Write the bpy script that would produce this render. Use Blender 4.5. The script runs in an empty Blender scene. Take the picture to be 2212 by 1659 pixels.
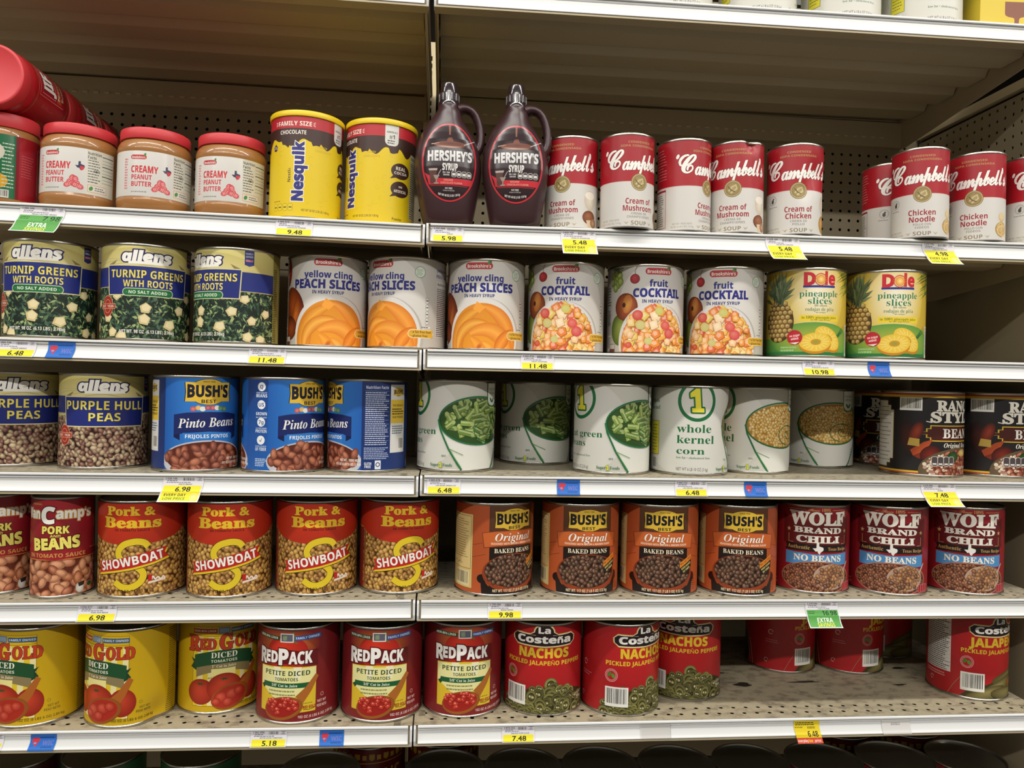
import bpy, bmesh, math, random
import numpy as np
from mathutils import Vector, Matrix
from mathutils.geometry import tessellate_polygon
PI = math.pi
SC = bpy.context.scene
COL = SC.collection

# ------------------------------------------------------------------ camera, world, lamps, exposure
cam = bpy.data.cameras.new('camera'); cam.sensor_width = 36.0; cam.lens = 1640 / 2212 * 36; cam.clip_start = .02
co = bpy.data.objects.new('camera', cam); COL.objects.link(co); SC.camera = co
yaw, pitch, roll = .092486263, -.0027719375, .02569709
cy, sy = math.cos(yaw), math.sin(yaw)
fw = Vector((sy, cy, 0)); rt = Vector((cy, -sy, 0)); up = Vector((0, 0, 1))
fw2 = fw * math.cos(pitch) + up * math.sin(pitch); up2 = up * math.cos(pitch) - fw * math.sin(pitch)
rt3 = rt * math.cos(roll) + up2 * math.sin(roll); up3 = up2 * math.cos(roll) - rt * math.sin(roll)
mw = Matrix((rt3, up3, -fw2)).transposed().to_4x4(); mw.translation = (.0383837, -1.4854168, .2216038)
co.matrix_world = mw

world = bpy.data.worlds.new('store_air'); SC.world = world; world.use_nodes = True
nt = world.node_tree; bg = nt.nodes['Background']
tc = nt.nodes.new('ShaderNodeTexCoord'); sp = nt.nodes.new('ShaderNodeSeparateXYZ'); cr = nt.nodes.new('ShaderNodeValToRGB')
mr = nt.nodes.new('ShaderNodeMapRange'); mr.inputs['From Min'].default_value = -1
nt.links.new(tc.outputs['Generated'], sp.inputs[0]); nt.links.new(sp.outputs['Z'], mr.inputs['Value']); nt.links.new(mr.outputs[0], cr.inputs[0]); nt.links.new(cr.outputs[0], bg.inputs['Color'])
cr.color_ramp.elements[0].color = (.44, .38, .29, 1); cr.color_ramp.elements[1].color = (.62, .60, .56, 1); cr.color_ramp.elements[0].position = .35; cr.color_ramp.elements[1].position = .65
bg.inputs['Strength'].default_value = .36

def lamp(x, y, z, sx, sy_, watts, col):
    l = bpy.data.lights.new('ceiling_tube', 'AREA'); l.shape = 'RECTANGLE'; l.size = sx; l.size_y = sy_; l.energy = watts; l.color = col
    o = bpy.data.objects.new('ceiling_tube', l); COL.objects.link(o); o.location = (x, y, z); return o
for i in range(4):                                  # fluorescent strips over the aisle, then over the next aisles
    lamp(-3.2 + i * 2.5, -1.05, 2.35, 2.2,   .14, 38, (1.0, .965, .90))
for i in range(4):
    lamp(-3.6 + i * 2.5, -3.9, 2.5, 2.3, .16, 86, (1.0, .965, .90))
SC.view_settings.view_transform = 'Standard'; SC.view_settings.look = 'None'; SC.view_settings.gamma = 1; SC.view_settings.use_curve_mapping = False
SC.view_settings.exposure = 0.0

# ------------------------------------------------------------------ colour and materials
def lin(h):
    if not isinstance(h, str): return tuple(h)
    h = h.lstrip('#'); o = []
    for i in (0, 2, 4):
        v = int(h[i:i + 2], 16) / 255; o.append(v / 12.92 if v <= .04045 else ((v + .055) / 1.055) ** 2.4)
    return tuple(o)
def mix(a, b, t):
    a, b = lin(a), lin(b); return tuple(a[i] * (1 - t) + b[i] * t for i in range(3))
MATS = {}
def mat(name, col, rough=.5, metal=0., spec=.5, coat=0., noise=None, bump=None):
    if name in MATS: return MATS[name]
    m = bpy.data.materials.new(name); m.use_nodes = True; MATS[name] = m
    n = m.node_tree.nodes; L = m.node_tree.links; b = n['Principled BSDF']
    b.inputs['Roughness'].default_value = rough; b.inputs['Metallic'].default_value = metal; b.inputs['Specular IOR Level'].default_value = spec
    b.inputs['Coat Weight'].default_value = coat; b.inputs['Coat Roughness'].default_value = .08
    if col == 'attr':
        a = n.new('ShaderNodeAttribute'); a.attribute_name = 'ink'; L.new(a.outputs['Color'], b.inputs['Base Color'])
    else:
        b.inputs['Base Color'].default_value = (*lin(col), 1)
    if noise:                                       # (colour, scale, lo, hi, stretch): worn or dirty patches with a shape of their own
        c2, sc, lo, hi, st = noise
        t = n.new('ShaderNodeTexCoord'); mp = n.new('ShaderNodeMapping'); mp.inputs['Scale'].default_value = st
        nz = n.new('ShaderNodeTexNoise'); nz.inputs['Scale'].default_value = sc; nz.inputs['Detail'].default_value = 6; nz.inputs['Roughness'].default_value = .65
        r = n.new('ShaderNodeValToRGB'); r.color_ramp.elements[0].position = lo; r.color_ramp.elements[1].position = hi
        r.color_ramp.elements[0].color = (*lin(c2), 1); r.color_ramp.elements[1].color = (*lin(col), 1)
        L.new(t.outputs['Object'], mp.inputs['Vector']); L.new(mp.outputs[0], nz.inputs['Vector']); L.new(nz.outputs['Fac'], r.inputs[0]); L.new(r.outputs[0], b.inputs['Base Color'])
    if bump:
        t = n.new('ShaderNodeTexCoord'); nz = n.new('ShaderNodeTexNoise'); nz.inputs['Scale'].default_value = bump[0]
        bp = n.new('ShaderNodeBump'); bp.inputs['Strength'].default_value = bump[1]; bp.inputs['Distance'].default_value = .002
        L.new(t.outputs['Object'], nz.inputs['Vector']); L.new(nz.outputs['Fac'], bp.inputs['Height']); L.new(bp.outputs[0], b.inputs['Normal'])
    return m
PRINT = mat('printed_paper', 'attr', .38, 0, .45)
PLAST = mat('printed_film', 'attr', .22, 0, .5)
TAGP = mat('tag_paper', 'attr', .55, 0, .3)
STEEL = mat('tin_plate', '#b9b6ae', .28, 1)
LIDM = mat('tin_lid', '#b5a992', .4, .75)
RAIL = mat('white_rail', '#e3e4e4', .3, 0, .5, noise=('#b9b5ab', 9, .12, .30, (1, 6, 6)))
ENAM = mat('cream_enamel', '#b3a68a', .5, 0, .4)
DECK = mat('shelf_deck', '#a89f88', .5, 0, .4, noise=('#7d7566', 60, .36, .50, (1, 1.6, 1)))
DIRTY = mat('dirty_deck', '#a99e84', .55, 0, .35, noise=('#7c7160', 34, .34, .52, (1, 1.5, 1)))
PEG = mat('pegboard_paint', '#9a8e74', .6, 0, .3)
VOID = mat('void_shade', '#171410', .9, 0, .1)  # near-black, stands for shade inside holes, slots and behind the boards
CREAM = mat('cream_post', '#cfc09a', .5)
RED = mat('red_lid', '#cf3a40', .42)
YEL = mat('yellow_lid', '#e8c81e', .35)
PB = mat('peanut_butter', '#a06d38', .45, 0, .5, .9)
JARRED = mat('jar_red', '#a3161f', .3, 0, .5, .5)
SYR = mat('syrup_plastic', '#3a2326', .3, 0, .5)
CAPM = mat('dark_cap', '#2c2025', .16, 0, .7, .6)
CLEAR = mat('clear_film', '#c9c7c4', .15, 0, .5)
DIMM = mat('dim_lid', '#5a2a22', .5)

# ------------------------------------------------------------------ mesh helpers
def finish(name, me, m, parent=None, loc=None):
    if m is not None: me.materials.append(m)
    o = bpy.data.objects.new(name, me); COL.objects.link(o)
    if parent is not None: o.parent = parent
    if loc is not None: o.location = loc
    return o
def mesh(name, vs, fs, m, parent=None, smooth=None, loc=None):
    me = bpy.data.meshes.new(name); me.from_pydata([tuple(v) for v in vs], [], fs); me.update()
    b = bmesh.new(); b.from_mesh(me); bmesh.ops.recalc_face_normals(b, faces=b.faces); b.to_mesh(me); b.free()
    if smooth is not None:
        me.polygons.foreach_set('use_smooth', [True] * len(me.polygons)); me.set_sharp_from_angle(angle=math.radians(smooth))
    return finish(name, me, m, parent, loc)
def tag(o, label, cat, group=None, kind=None):
    o['label'] = label; o['category'] = cat
    if group: o['group'] = group
    if kind: o['kind'] = kind
    return o
def empty(name, loc, label=None, cat=None, group=None):
    o = bpy.data.objects.new(name, None); COL.objects.link(o); o.location = loc; o.empty_display_size = .02
    if label: tag(o, label, cat, group)
    return o
def copy_tree(o):
    c = o.copy(); COL.objects.link(c)
    for ch in list(o.children):
        d = ch.copy(); COL.objects.link(d); d.parent = c
        for g in list(ch.children):
            e = g.copy(); COL.objects.link(e); e.parent = d
    return c
class MB:
    def __init__(s): s.v = []; s.f = []
    def box(s, x0, x1, y0, y1, z0, z1):
        n = len(s.v); s.v += [(x, y, z) for x in (x0, x1) for y in (y0, y1) for z in (z0, z1)]
        s.f += [tuple(n + i for i in q) for q in ((0, 1, 3, 2), (4, 6, 7, 5), (0, 4, 5, 1), (2, 3, 7, 6), (0, 2, 6, 4), (1, 5, 7, 3))]; return s
    def strip(s, prof, x0, x1, closed=False):       # profile of (y, z) drawn out along x
        n = len(s.v); k = len(prof)
        for x in (x0, x1): s.v += [(x, y, z) for y, z in prof]
        for i in range(k if closed else k - 1):
            j = (i + 1) % k; s.f.append((n + i, n + j, n + k + j, n + k + i))
        if closed: s.f += [tuple(n + i for i in range(k)), tuple(n + k + i for i in range(k))]
        return s
    def prism(s, poly, x0, x1): return s.strip(poly, x0, x1, True)
    def grid(s, fn, nu, nv, cu=False, cv=False):
        n = len(s.v); s.v += [fn(i, j) for j in range(nv) for i in range(nu)]
        for j in range(nv if cv else nv - 1):
            for i in range(nu if cu else nu - 1):
                a, b = (i + 1) % nu, (j + 1) % nv; s.f.append((n + j * nu + i, n + j * nu + a, n + b * nu + a, n + b * nu + i))
        return s
    def build(s, name, m, parent=None, smooth=None, loc=None): return mesh(name, s.v, s.f, m, parent, smooth, loc)
def lathe(prof, n=64, dent=None):
    b = MB()
    def fn(i, j):
        r, z = prof[j]; t = 2 * PI * i / n
        if dent: r = r - dent(t if t <= PI else t - 2 * PI, z)
        return (r * math.sin(t), -r * math.cos(t), z)
    b.grid(fn, n, len(prof), cu=True)
    if prof[0][0] > 1e-5: b.f.append(tuple(range(n)))
    if prof[-1][0] > 1e-5: b.f.append(tuple(len(b.v) - n + i for i in range(n)))
    return b
def tube(pts, rad, n=10, sx=1.):
    pts = [Vector(p) for p in pts]; b = MB(); fr = []
    for i, p in enumerate(pts):
        t = (pts[min(i + 1, len(pts) - 1)] - pts[max(i - 1, 0)]).normalized(); a = Vector((0, 1, 0)); u = (a - t * a.dot(t)).normalized(); fr.append((p, u, t.cross(u)))
    r = rad if isinstance(rad, (list, tuple)) else [rad] * len(pts)
    b.grid(lambda i, j: tuple(fr[j][0] + fr[j][1] * (r[j] * sx * math.cos(2 * PI * i / n)) + fr[j][2] * (r[j] * math.sin(2 * PI * i / n))), n, len(pts), cu=True)
    b.f += [tuple(range(n)), tuple(len(b.v) - n + i for i in range(n))]
    return b

# ------------------------------------------------------------------ printing: flat inks laid on a wrap, sliced along the wrap's facets
GL = {}
FB = {'rb': (0x1D400, 0x1D7CE), 'ri': (0x1D468, 0x1D7CE), 'sc': (0x1D4D0, None), 'sb': (0x1D5D4, 0x1D7EC), 'sbi': (0x1D63C, 0x1D7EC), 'mo': (0x1D670, 0x1D7F6), 'sa': (None, None), 'sa0': (None, None)}
def styled(s, f):
    a, d = FB[f]; o = ''
    for c in s:
        if a and 'A' <= c <= 'Z': o += chr(a + ord(c) - 65)
        elif a and 'a' <= c <= 'z': o += chr(a + 26 + ord(c) - 97)
        elif d and '0' <= c <= '9': o += chr(d + ord(c) - 48)
        else: o += c
    return o
def glyphs(s, f, off):
    k = (s, f, off)
    if k in GL: return GL[k]
    if f == 'sa' and off == 0: off = .014
    if off == 0:
        c = bpy.data.curves.new('type', 'FONT'); c.body = styled(s, f); c.size = 1; c.resolution_u = 2; c.fill_mode = 'FRONT'
        if f == 'sc': c.space_character = .80
        o = bpy.data.objects.new('type', c); m = o.to_mesh(); m.calc_loop_triangles()
        v = np.empty(len(m.vertices) * 3); m.vertices.foreach_get('co', v); v = v.reshape(-1, 3)[:, :2].copy()
        t = np.empty(len(m.loop_triangles) * 3, dtype=np.int32); m.loop_triangles.foreach_get('vertices', t); t = t.reshape(-1, 3)
        o.to_mesh_clear(); bpy.data.objects.remove(o); bpy.data.curves.remove(c); GL[k] = (v, t); return GL[k]
    v, t = glyphs(s, f, 0) if f != 'sa' else glyphs(s, 'sa0', 0)     # bolder: grow every outline edge outwards
    X = v[t]; ar = (X[:, 1, 0] - X[:, 0, 0]) * (X[:, 2, 1] - X[:, 0, 1]) - (X[:, 2, 0] - X[:, 0, 0]) * (X[:, 1, 1] - X[:, 0, 1]); t = np.where((ar < 0)[:, None], t[:, ::-1], t)
    q = np.round(v, 5); _, inv = np.unique(q, axis=0, return_inverse=True); inv = inv.ravel(); ed = {}
    for tr in t:
        for i in range(3):
            A_, B_ = int(tr[i]), int(tr[(i + 1) % 3]); e = (inv[A_], inv[B_])
            if (e[1], e[0]) in ed: del ed[(e[1], e[0])]
            else: ed[e] = (A_, B_)
    nv = {}
    for (p, r), (A_, B_) in ed.items():
        d = v[B_] - v[A_]; L = math.hypot(*d)
        if L < 1e-9: continue
        n = (d[1] / L, -d[0] / L)
        for z in (p, r): nv.setdefault(z, []).append(n)
    V = [tuple(x) for x in v]; T = [tuple(x) for x in t]
    def nrm(z):
        n = np.sum(nv[z], axis=0); L = math.hypot(*n)
        if L < 1e-6: return np.array(nv[z][0])
        return n / L * min(1.6, len(nv[z]) / L)
    for (p, r), (A_, B_) in ed.items():
        if p not in nv or r not in nv: continue
        k0 = len(V); V += [tuple(v[A_]), tuple(v[B_]), tuple(v[B_] + nrm(r) * off), tuple(v[A_] + nrm(p) * off)]; T += [(k0, k0 + 1, k0 + 2), (k0, k0 + 2, k0 + 3)]
    GL[k] = (np.array(V), np.array(T, dtype=np.int32)); return GL[k]
CAPH = {}
def caph(f):
    if f not in CAPH: v, t = glyphs('H', f, 0.); CAPH[f] = v[:, 1].max()
    return CAPH[f]
def slice_axis(T, ax, step=None, cuts=None):
    """cut every triangle (rows u, v, r, g, b, layer) at multiples of step, or at the given cuts, along one axis"""
    if not len(T): return T
    lo = T[:, :, ax].min(1); hi = T[:, :, ax].max(1); e = 1e-9
    if cuts is None: a = np.floor(lo / step + 1e-6); b = np.ceil(hi / step - 1e-6); span = (b - a) > 1
    else:
        cuts = np.array(sorted(cuts)); a = np.searchsorted(cuts, lo + e); b = np.searchsorted(cuts, hi - e); span = b > a
    out = [T[~span]]; extra = []
    for tri, l, h, a_, b_ in zip(T[span], lo[span], hi[span], a[span], b[span]):
        poly = [tuple(r) for r in tri]; cc = [(a_ + 1 + i) * step for i in range(int(b_ - a_) - 1)] if cuts is None else list(cuts[a_:b_])
        for c in cc:
            L_, R_ = [], []
            n = len(poly)
            for i in range(n):
                p, q = poly[i], poly[(i + 1) % n]; dp, dq = p[ax] - c, q[ax] - c
                if dp <= 0: L_.append(p)
                if dp >= 0: R_.append(p)
                if dp * dq < 0:
                    t = dp / (dp - dq); x = tuple(p[k] + (q[k] - p[k]) * t for k in range(6)); L_.append(x); R_.append(x)
            for i in range(1, len(L_) - 1): extra.append((L_[0], L_[i], L_[i + 1]))
            poly = R_
            if len(poly) < 3: break
        for i in range(1, len(poly) - 1): extra.append((poly[0], poly[i], poly[i + 1]))
    if extra: out.append(np.array(extra))
    return np.concatenate(out)

class Art:
    EPS = .014
    def __init__(s, seed=1): s.T = []; s.l = 0.; s.rn = random.Random(seed); s.hm = np.zeros((540, 130))
    def up(s, k=1.): return 0.
    def tri(s, P, tris, C, lay):
        """P (n,2), C (n,3) linear or one colour"""
        P = np.asarray(P, float); C = np.asarray(C, float)
        if C.ndim == 1: C = np.repeat(C[None], len(P), 0)
        q = np.clip(((np.concatenate([P.min(0), P.max(0)]) + [540, 20, 540, 20]) / 2).astype(int), 0, [539, 129, 539, 129]); w = s.hm[q[0]:q[2] + 1, q[1]:q[3] + 1]; lay = w.max() + s.EPS; w[:] = lay   # each ink lies just over what it covers
        rows = np.concatenate([P, C, np.full((len(P), 1), lay)], 1); t = np.asarray(tris)
        X = rows[t]; a = (X[:, 1, 0] - X[:, 0, 0]) * (X[:, 2, 1] - X[:, 0, 1]) - (X[:, 2, 0] - X[:, 0, 0]) * (X[:, 1, 1] - X[:, 0, 1])
        X[a < 0] = X[a < 0][:, ::-1]; X = X[np.abs(a) > 1e-7]
        s.T.append(X)
    def r(s, u0, v0, u1, v1, c, c2=None, cr=None):
        c = lin(c); c2 = lin(c2) if c2 else c
        C = [c, c, c2, c2]
        if cr: C = [c, lin(cr), lin(cr), c]
        s.tri([(u0, v0), (u1, v0), (u1, v1), (u0, v1)], [(0, 1, 2), (0, 2, 3)], C, s.up())
    def p(s, pts, c, k=1.):
        t = tessellate_polygon([[Vector((a, b, 0)) for a, b in pts]]); s.tri(pts, t, lin(c), s.up(k))
    def e(s, u, v, ru, rv, c, ce=None, rot=0, n=28, hl=(0, 0), k=1., n0=0, n1=None):
        ca, sa = math.cos(math.radians(rot)), math.sin(math.radians(rot)); c = lin(c); ce = lin(ce) if ce else c
        P = [(u + hl[0] * ru, v + hl[1] * rv)]; C = [c]
        for i in range(n):
            a = 2 * PI * i / n; x, y = ru * math.cos(a), rv * math.sin(a); P.append((u + x * ca - y * sa, v + x * sa + y * ca)); C.append(ce)
        s.tri(P, [(0, 1 + i, 1 + (i + 1) % n) for i in range(n)], C, s.up(k))
    def ring(s, u, v, ru, rv, w, c, n=48, a0=0, a1=360, rot=0):
        P = []; ca, sa = math.cos(math.radians(rot)), math.sin(math.radians(rot))
        for i in range(n + 1):
            a = math.radians(a0 + (a1 - a0) * i / n)
            for d in (0, w):
                x, y = (ru - d) * math.cos(a), (rv - d) * math.sin(a); P.append((u + x * ca - y * sa, v + x * sa + y * ca))
        s.tri(P, [q for i in range(n) for q in ((2 * i, 2 * i + 1, 2 * i + 3), (2 * i, 2 * i + 3, 2 * i + 2))], lin(c), s.up())
    def s(s_, pts, w, c, w1=None, k=1.):
        pts = [Vector(p) for p in pts]; n = len(pts); P = []; w1 = w if w1 is None else w1
        for i, p in enumerate(pts):
            t = (pts[min(i + 1, n - 1)] - pts[max(i - 1, 0)]); t = t.normalized() if t.length else Vector((1, 0)); nn = Vector((-t.y, t.x)) * (w + (w1 - w) * i / max(1, n - 1)) / 2
            P += [tuple(p + nn), tuple(p - nn)]
        s_.tri(P, [q for i in range(n - 1) for q in ((2 * i, 2 * i + 1, 2 * i + 3), (2 * i, 2 * i + 3, 2 * i + 2))], lin(c), s_.up(k))
    def t(s, txt, u, v, h, c, f='sb', w=None, off=0., an='c', sh=0., arc=0., rot=0., xs=1., oc=None, ow=.03, taper=0., bw=None):
        """letters h tall (cap height) centred on (u, v); w = width; oc = outline colour"""
        for pas in ((1, 0) if oc else (0,)):
            P, T = glyphs(txt, f, off + ow if pas else off)
            if not len(P): continue
            k = h / caph(f); base, _ = glyphs(txt, f, off); x0, x1 = base[:, 0].min(), base[:, 0].max()
            wk = (w / (x1 - x0)) if w else k * xs; mid = {'c': (x0 + x1) / 2, 'l': x0, 'r': x1}[an]
            X = (P[:, 0] - mid) * wk; Y = P[:, 1] * k - h / 2
            if taper: Y = Y * (1 + taper * X / ((x1 - x0) * wk / 2))
            if bw: Y = Y * (1 + bw * (X / ((x1 - x0) * wk / 2)) ** 2)
            X = X + sh * Y; Y = Y + arc * (X ** 2)
            r_ = math.radians(rot); ca, sa = math.cos(r_), math.sin(r_)
            s.tri(np.stack([u + X * ca - Y * sa, v + X * sa + Y * ca], 1), T, lin(oc if pas else c), s.up())
    def quads(s, Q, c):
        if Q: s.tri([p for u0, v0, u1, v1 in Q for p in ((u0, v0), (u1, v0), (u1, v1), (u0, v1))], [t for i in range(len(Q)) for t in ((4 * i, 4 * i + 1, 4 * i + 2), (4 * i, 4 * i + 2, 4 * i + 3))], lin(c), 0)
    def bar(s, u0, v0, u1, v1, vert=True, bgc='#e4e2da'):
        s.r(u0, v0, u1, v1, bgc); x = u0 + (u1 - u0) * .08; Q = []
        while x < u1 - (u1 - u0) * .08:
            w = s.rn.choice((.5, .5, .9, 1.3)) * (u1 - u0) / 36; Q.append((x, v0 + (v1 - v0) * .16, x + w, v1 - (v1 - v0) * .08)); x += w + s.rn.choice((.6, .9, 1.4)) * (u1 - u0) / 36
        s.quads(Q, '#16161a')
    def lines(s, u0, v0, u1, v1, n, c, fill=.5):
        Q = []
        for i in range(n):
            y = v0 + (v1 - v0) * (i + .5) / n; hh = (v1 - v0) / n * fill / 2; x = u0
            e = u1 - s.rn.random() * (u1 - u0) * .25
            while x < e - 1:
                w = min(s.rn.uniform(2, 6), e - x); Q.append((x, y - hh, x + w, y + hh)); x += w + .9
        s.quads(Q, c)
    def facts(s, u0, v0, u1, v1, bgc='#dcdad2', ink='#24222a', head=True):
        s.r(u0, v0, u1, v1, bgc); H = v1 - v0; W = u1 - u0
        if head: s.t('Nutrition Facts', (u0 + u1) / 2, v1 - H * .05, H * .05, ink, 'sb', w=W * .9)
        for i in range(13):
            y = v1 - H * (.11 + .067 * i); th = .9 if i in (1, 4, 11) else .25; s.quads([(u0 + 1, y, u1 - 1, y + th)], ink)
        s.lines(u0 + 1.5, v0 + 1, u1 - 1, v1 - H * .12, 26, ink, .42)
    def field(s, inside, u0, v0, u1, v1, d, cols, asp=1.45, dens=1.25, edge='#3a1d12', hlc=None, kid=0.):
        """a heap of beans, peas or kernels: each one an ellipse, pale towards its shine and dark at its edge"""
        k = .3; pts = []; row = 0; y = v0
        while y < v1 + d:
            x = u0 + (d * .5 if row % 2 else 0)
            while x < u1 + d:
                pts.append((x + s.rn.uniform(-.3, .3) * d, y + s.rn.uniform(-.3, .3) * d)); x += d * asp / dens
            y += d * .92 / dens; row += 1
        s.rn.shuffle(pts)
        for x, y in pts:
            if not inside(x, y): continue
            c = s.rn.choice(cols); a = s.rn.uniform(0, 180); z = s.rn.uniform(.85, 1.12)
            s.e(x, y, d * asp * .5 * z, d * .5 * z, mix(c, '#fff0d8', .10), mix(c, edge, .62), a, 12, (0, 0), k)
            s.e(x - .06 * d, y + .08 * d, d * asp * .34 * z, d * .3 * z, mix(c, hlc or '#ffffff', .28), c, a, 8, (-.2, .25), k)
    def tris(s, du=None, vcut=None, ucuts=None, vcuts=None, vr=None, ur=None):
        T = np.concatenate(s.T)
        if vr:
            T = slice_axis(T, 1, cuts=list(vr)); m = T[:, :, 1].mean(1); T = T[(m > vr[0]) & (m < vr[1])]
        if ur:
            T = slice_axis(T, 0, cuts=list(ur)); m = T[:, :, 0].mean(1); T = T[(m > ur[0]) & (m < ur[1])]
        if du: T = slice_axis(T, 0, step=du)
        if vcut: T = slice_axis(T, 1, step=vcut)
        if ucuts: T = slice_axis(T, 0, cuts=ucuts)
        if vcuts: T = slice_axis(T, 1, cuts=vcuts)
        return T
def ink_mesh(name, T, fn, m):
    """fn(u, v, layer) in mm -> positions in m and normals"""
    Q = T.reshape(-1, 6); P, N = fn(Q[:, 0], Q[:, 1], Q[:, 5]); n = len(Q)
    me = bpy.data.meshes.new(name); me.vertices.add(n); me.vertices.foreach_set('co', P.astype(np.float32).ravel())
    me.loops.add(n); me.loops.foreach_set('vertex_index', np.arange(n, dtype=np.int32)); me.polygons.add(n // 3)
    me.polygons.foreach_set('loop_start', np.arange(0, n, 3, dtype=np.int32)); me.polygons.foreach_set('loop_total', np.full(n // 3, 3, dtype=np.int32))
    a = me.attributes.new('ink', 'FLOAT_COLOR', 'POINT'); a.data.foreach_set('color', np.concatenate([Q[:, 2:5], np.ones((n, 1))], 1).astype(np.float32).ravel())
    me.update(calc_edges=True); me.polygons.foreach_set('use_smooth', [True] * (n // 3)); me.normals_split_custom_set_from_vertices([tuple(x) for x in N])
    me.materials.append(m); return me
NF = 90
def wrap(art, R, vr, dent=None, m=None, name='label', vs=1.):
    """print art round a can of radius R (mm): u = 0 faces -y"""
    du = 2 * PI * R / NF
    T = art.tris(); T[:, :, 1] *= vs; T = slice_axis(T, 1, cuts=list(vr)); m_ = T[:, :, 1].mean(1); T = T[(m_ > vr[0]) & (m_ < vr[1])]; T = slice_axis(T, 0, cuts=[-PI * R, PI * R]); m_ = T[:, :, 0].mean(1)
    T[m_ > PI * R, :, 0] -= 2 * PI * R; T[m_ < -PI * R, :, 0] += 2 * PI * R
    T = slice_axis(T, 0, step=du)
    if dent: T = slice_axis(T, 1, step=3.)
    def fn(u, v, l):
        th = u / R; i = np.round(th / (2 * PI / NF) * 1e4) / 1e4; i0 = np.floor(i + 1e-9); f = i - i0
        t0 = i0 * 2 * PI / NF; t1 = t0 + 2 * PI / NF; rr = R + l * (3. if dent else 1.) + (.35 if dent else 0)
        if dent: rr = rr - np.array([dent(a, b / 1000) * 1000 for a, b in zip(th, v)])
        X = rr * (np.sin(t0) * (1 - f) + np.sin(t1) * f); Y = -rr * (np.cos(t0) * (1 - f) + np.cos(t1) * f)
        N = np.stack([np.sin(th), -np.cos(th), np.zeros_like(th)], 1)
        if dent:
            e = .004; g = np.array([(dent(a + e, b / 1000) - dent(a - e, b / 1000)) / (2 * e * R / 1000) for a, b in zip(th, v)]); gz = np.array([(dent(a, b / 1000 + .0005) - dent(a, b / 1000 - .0005)) / .001 for a, b in zip(th, v)])
            N = N + np.stack([np.cos(th), np.sin(th), 0 * th], 1) * g[:, None] + np.array([[0, 0, 1.]]) * gz[:, None]; N /= np.linalg.norm(N, axis=1)[:, None]
        return np.stack([X, Y, v], 1) / 1000, N
    return ink_mesh(name, T, fn, m or PRINT)

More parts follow.
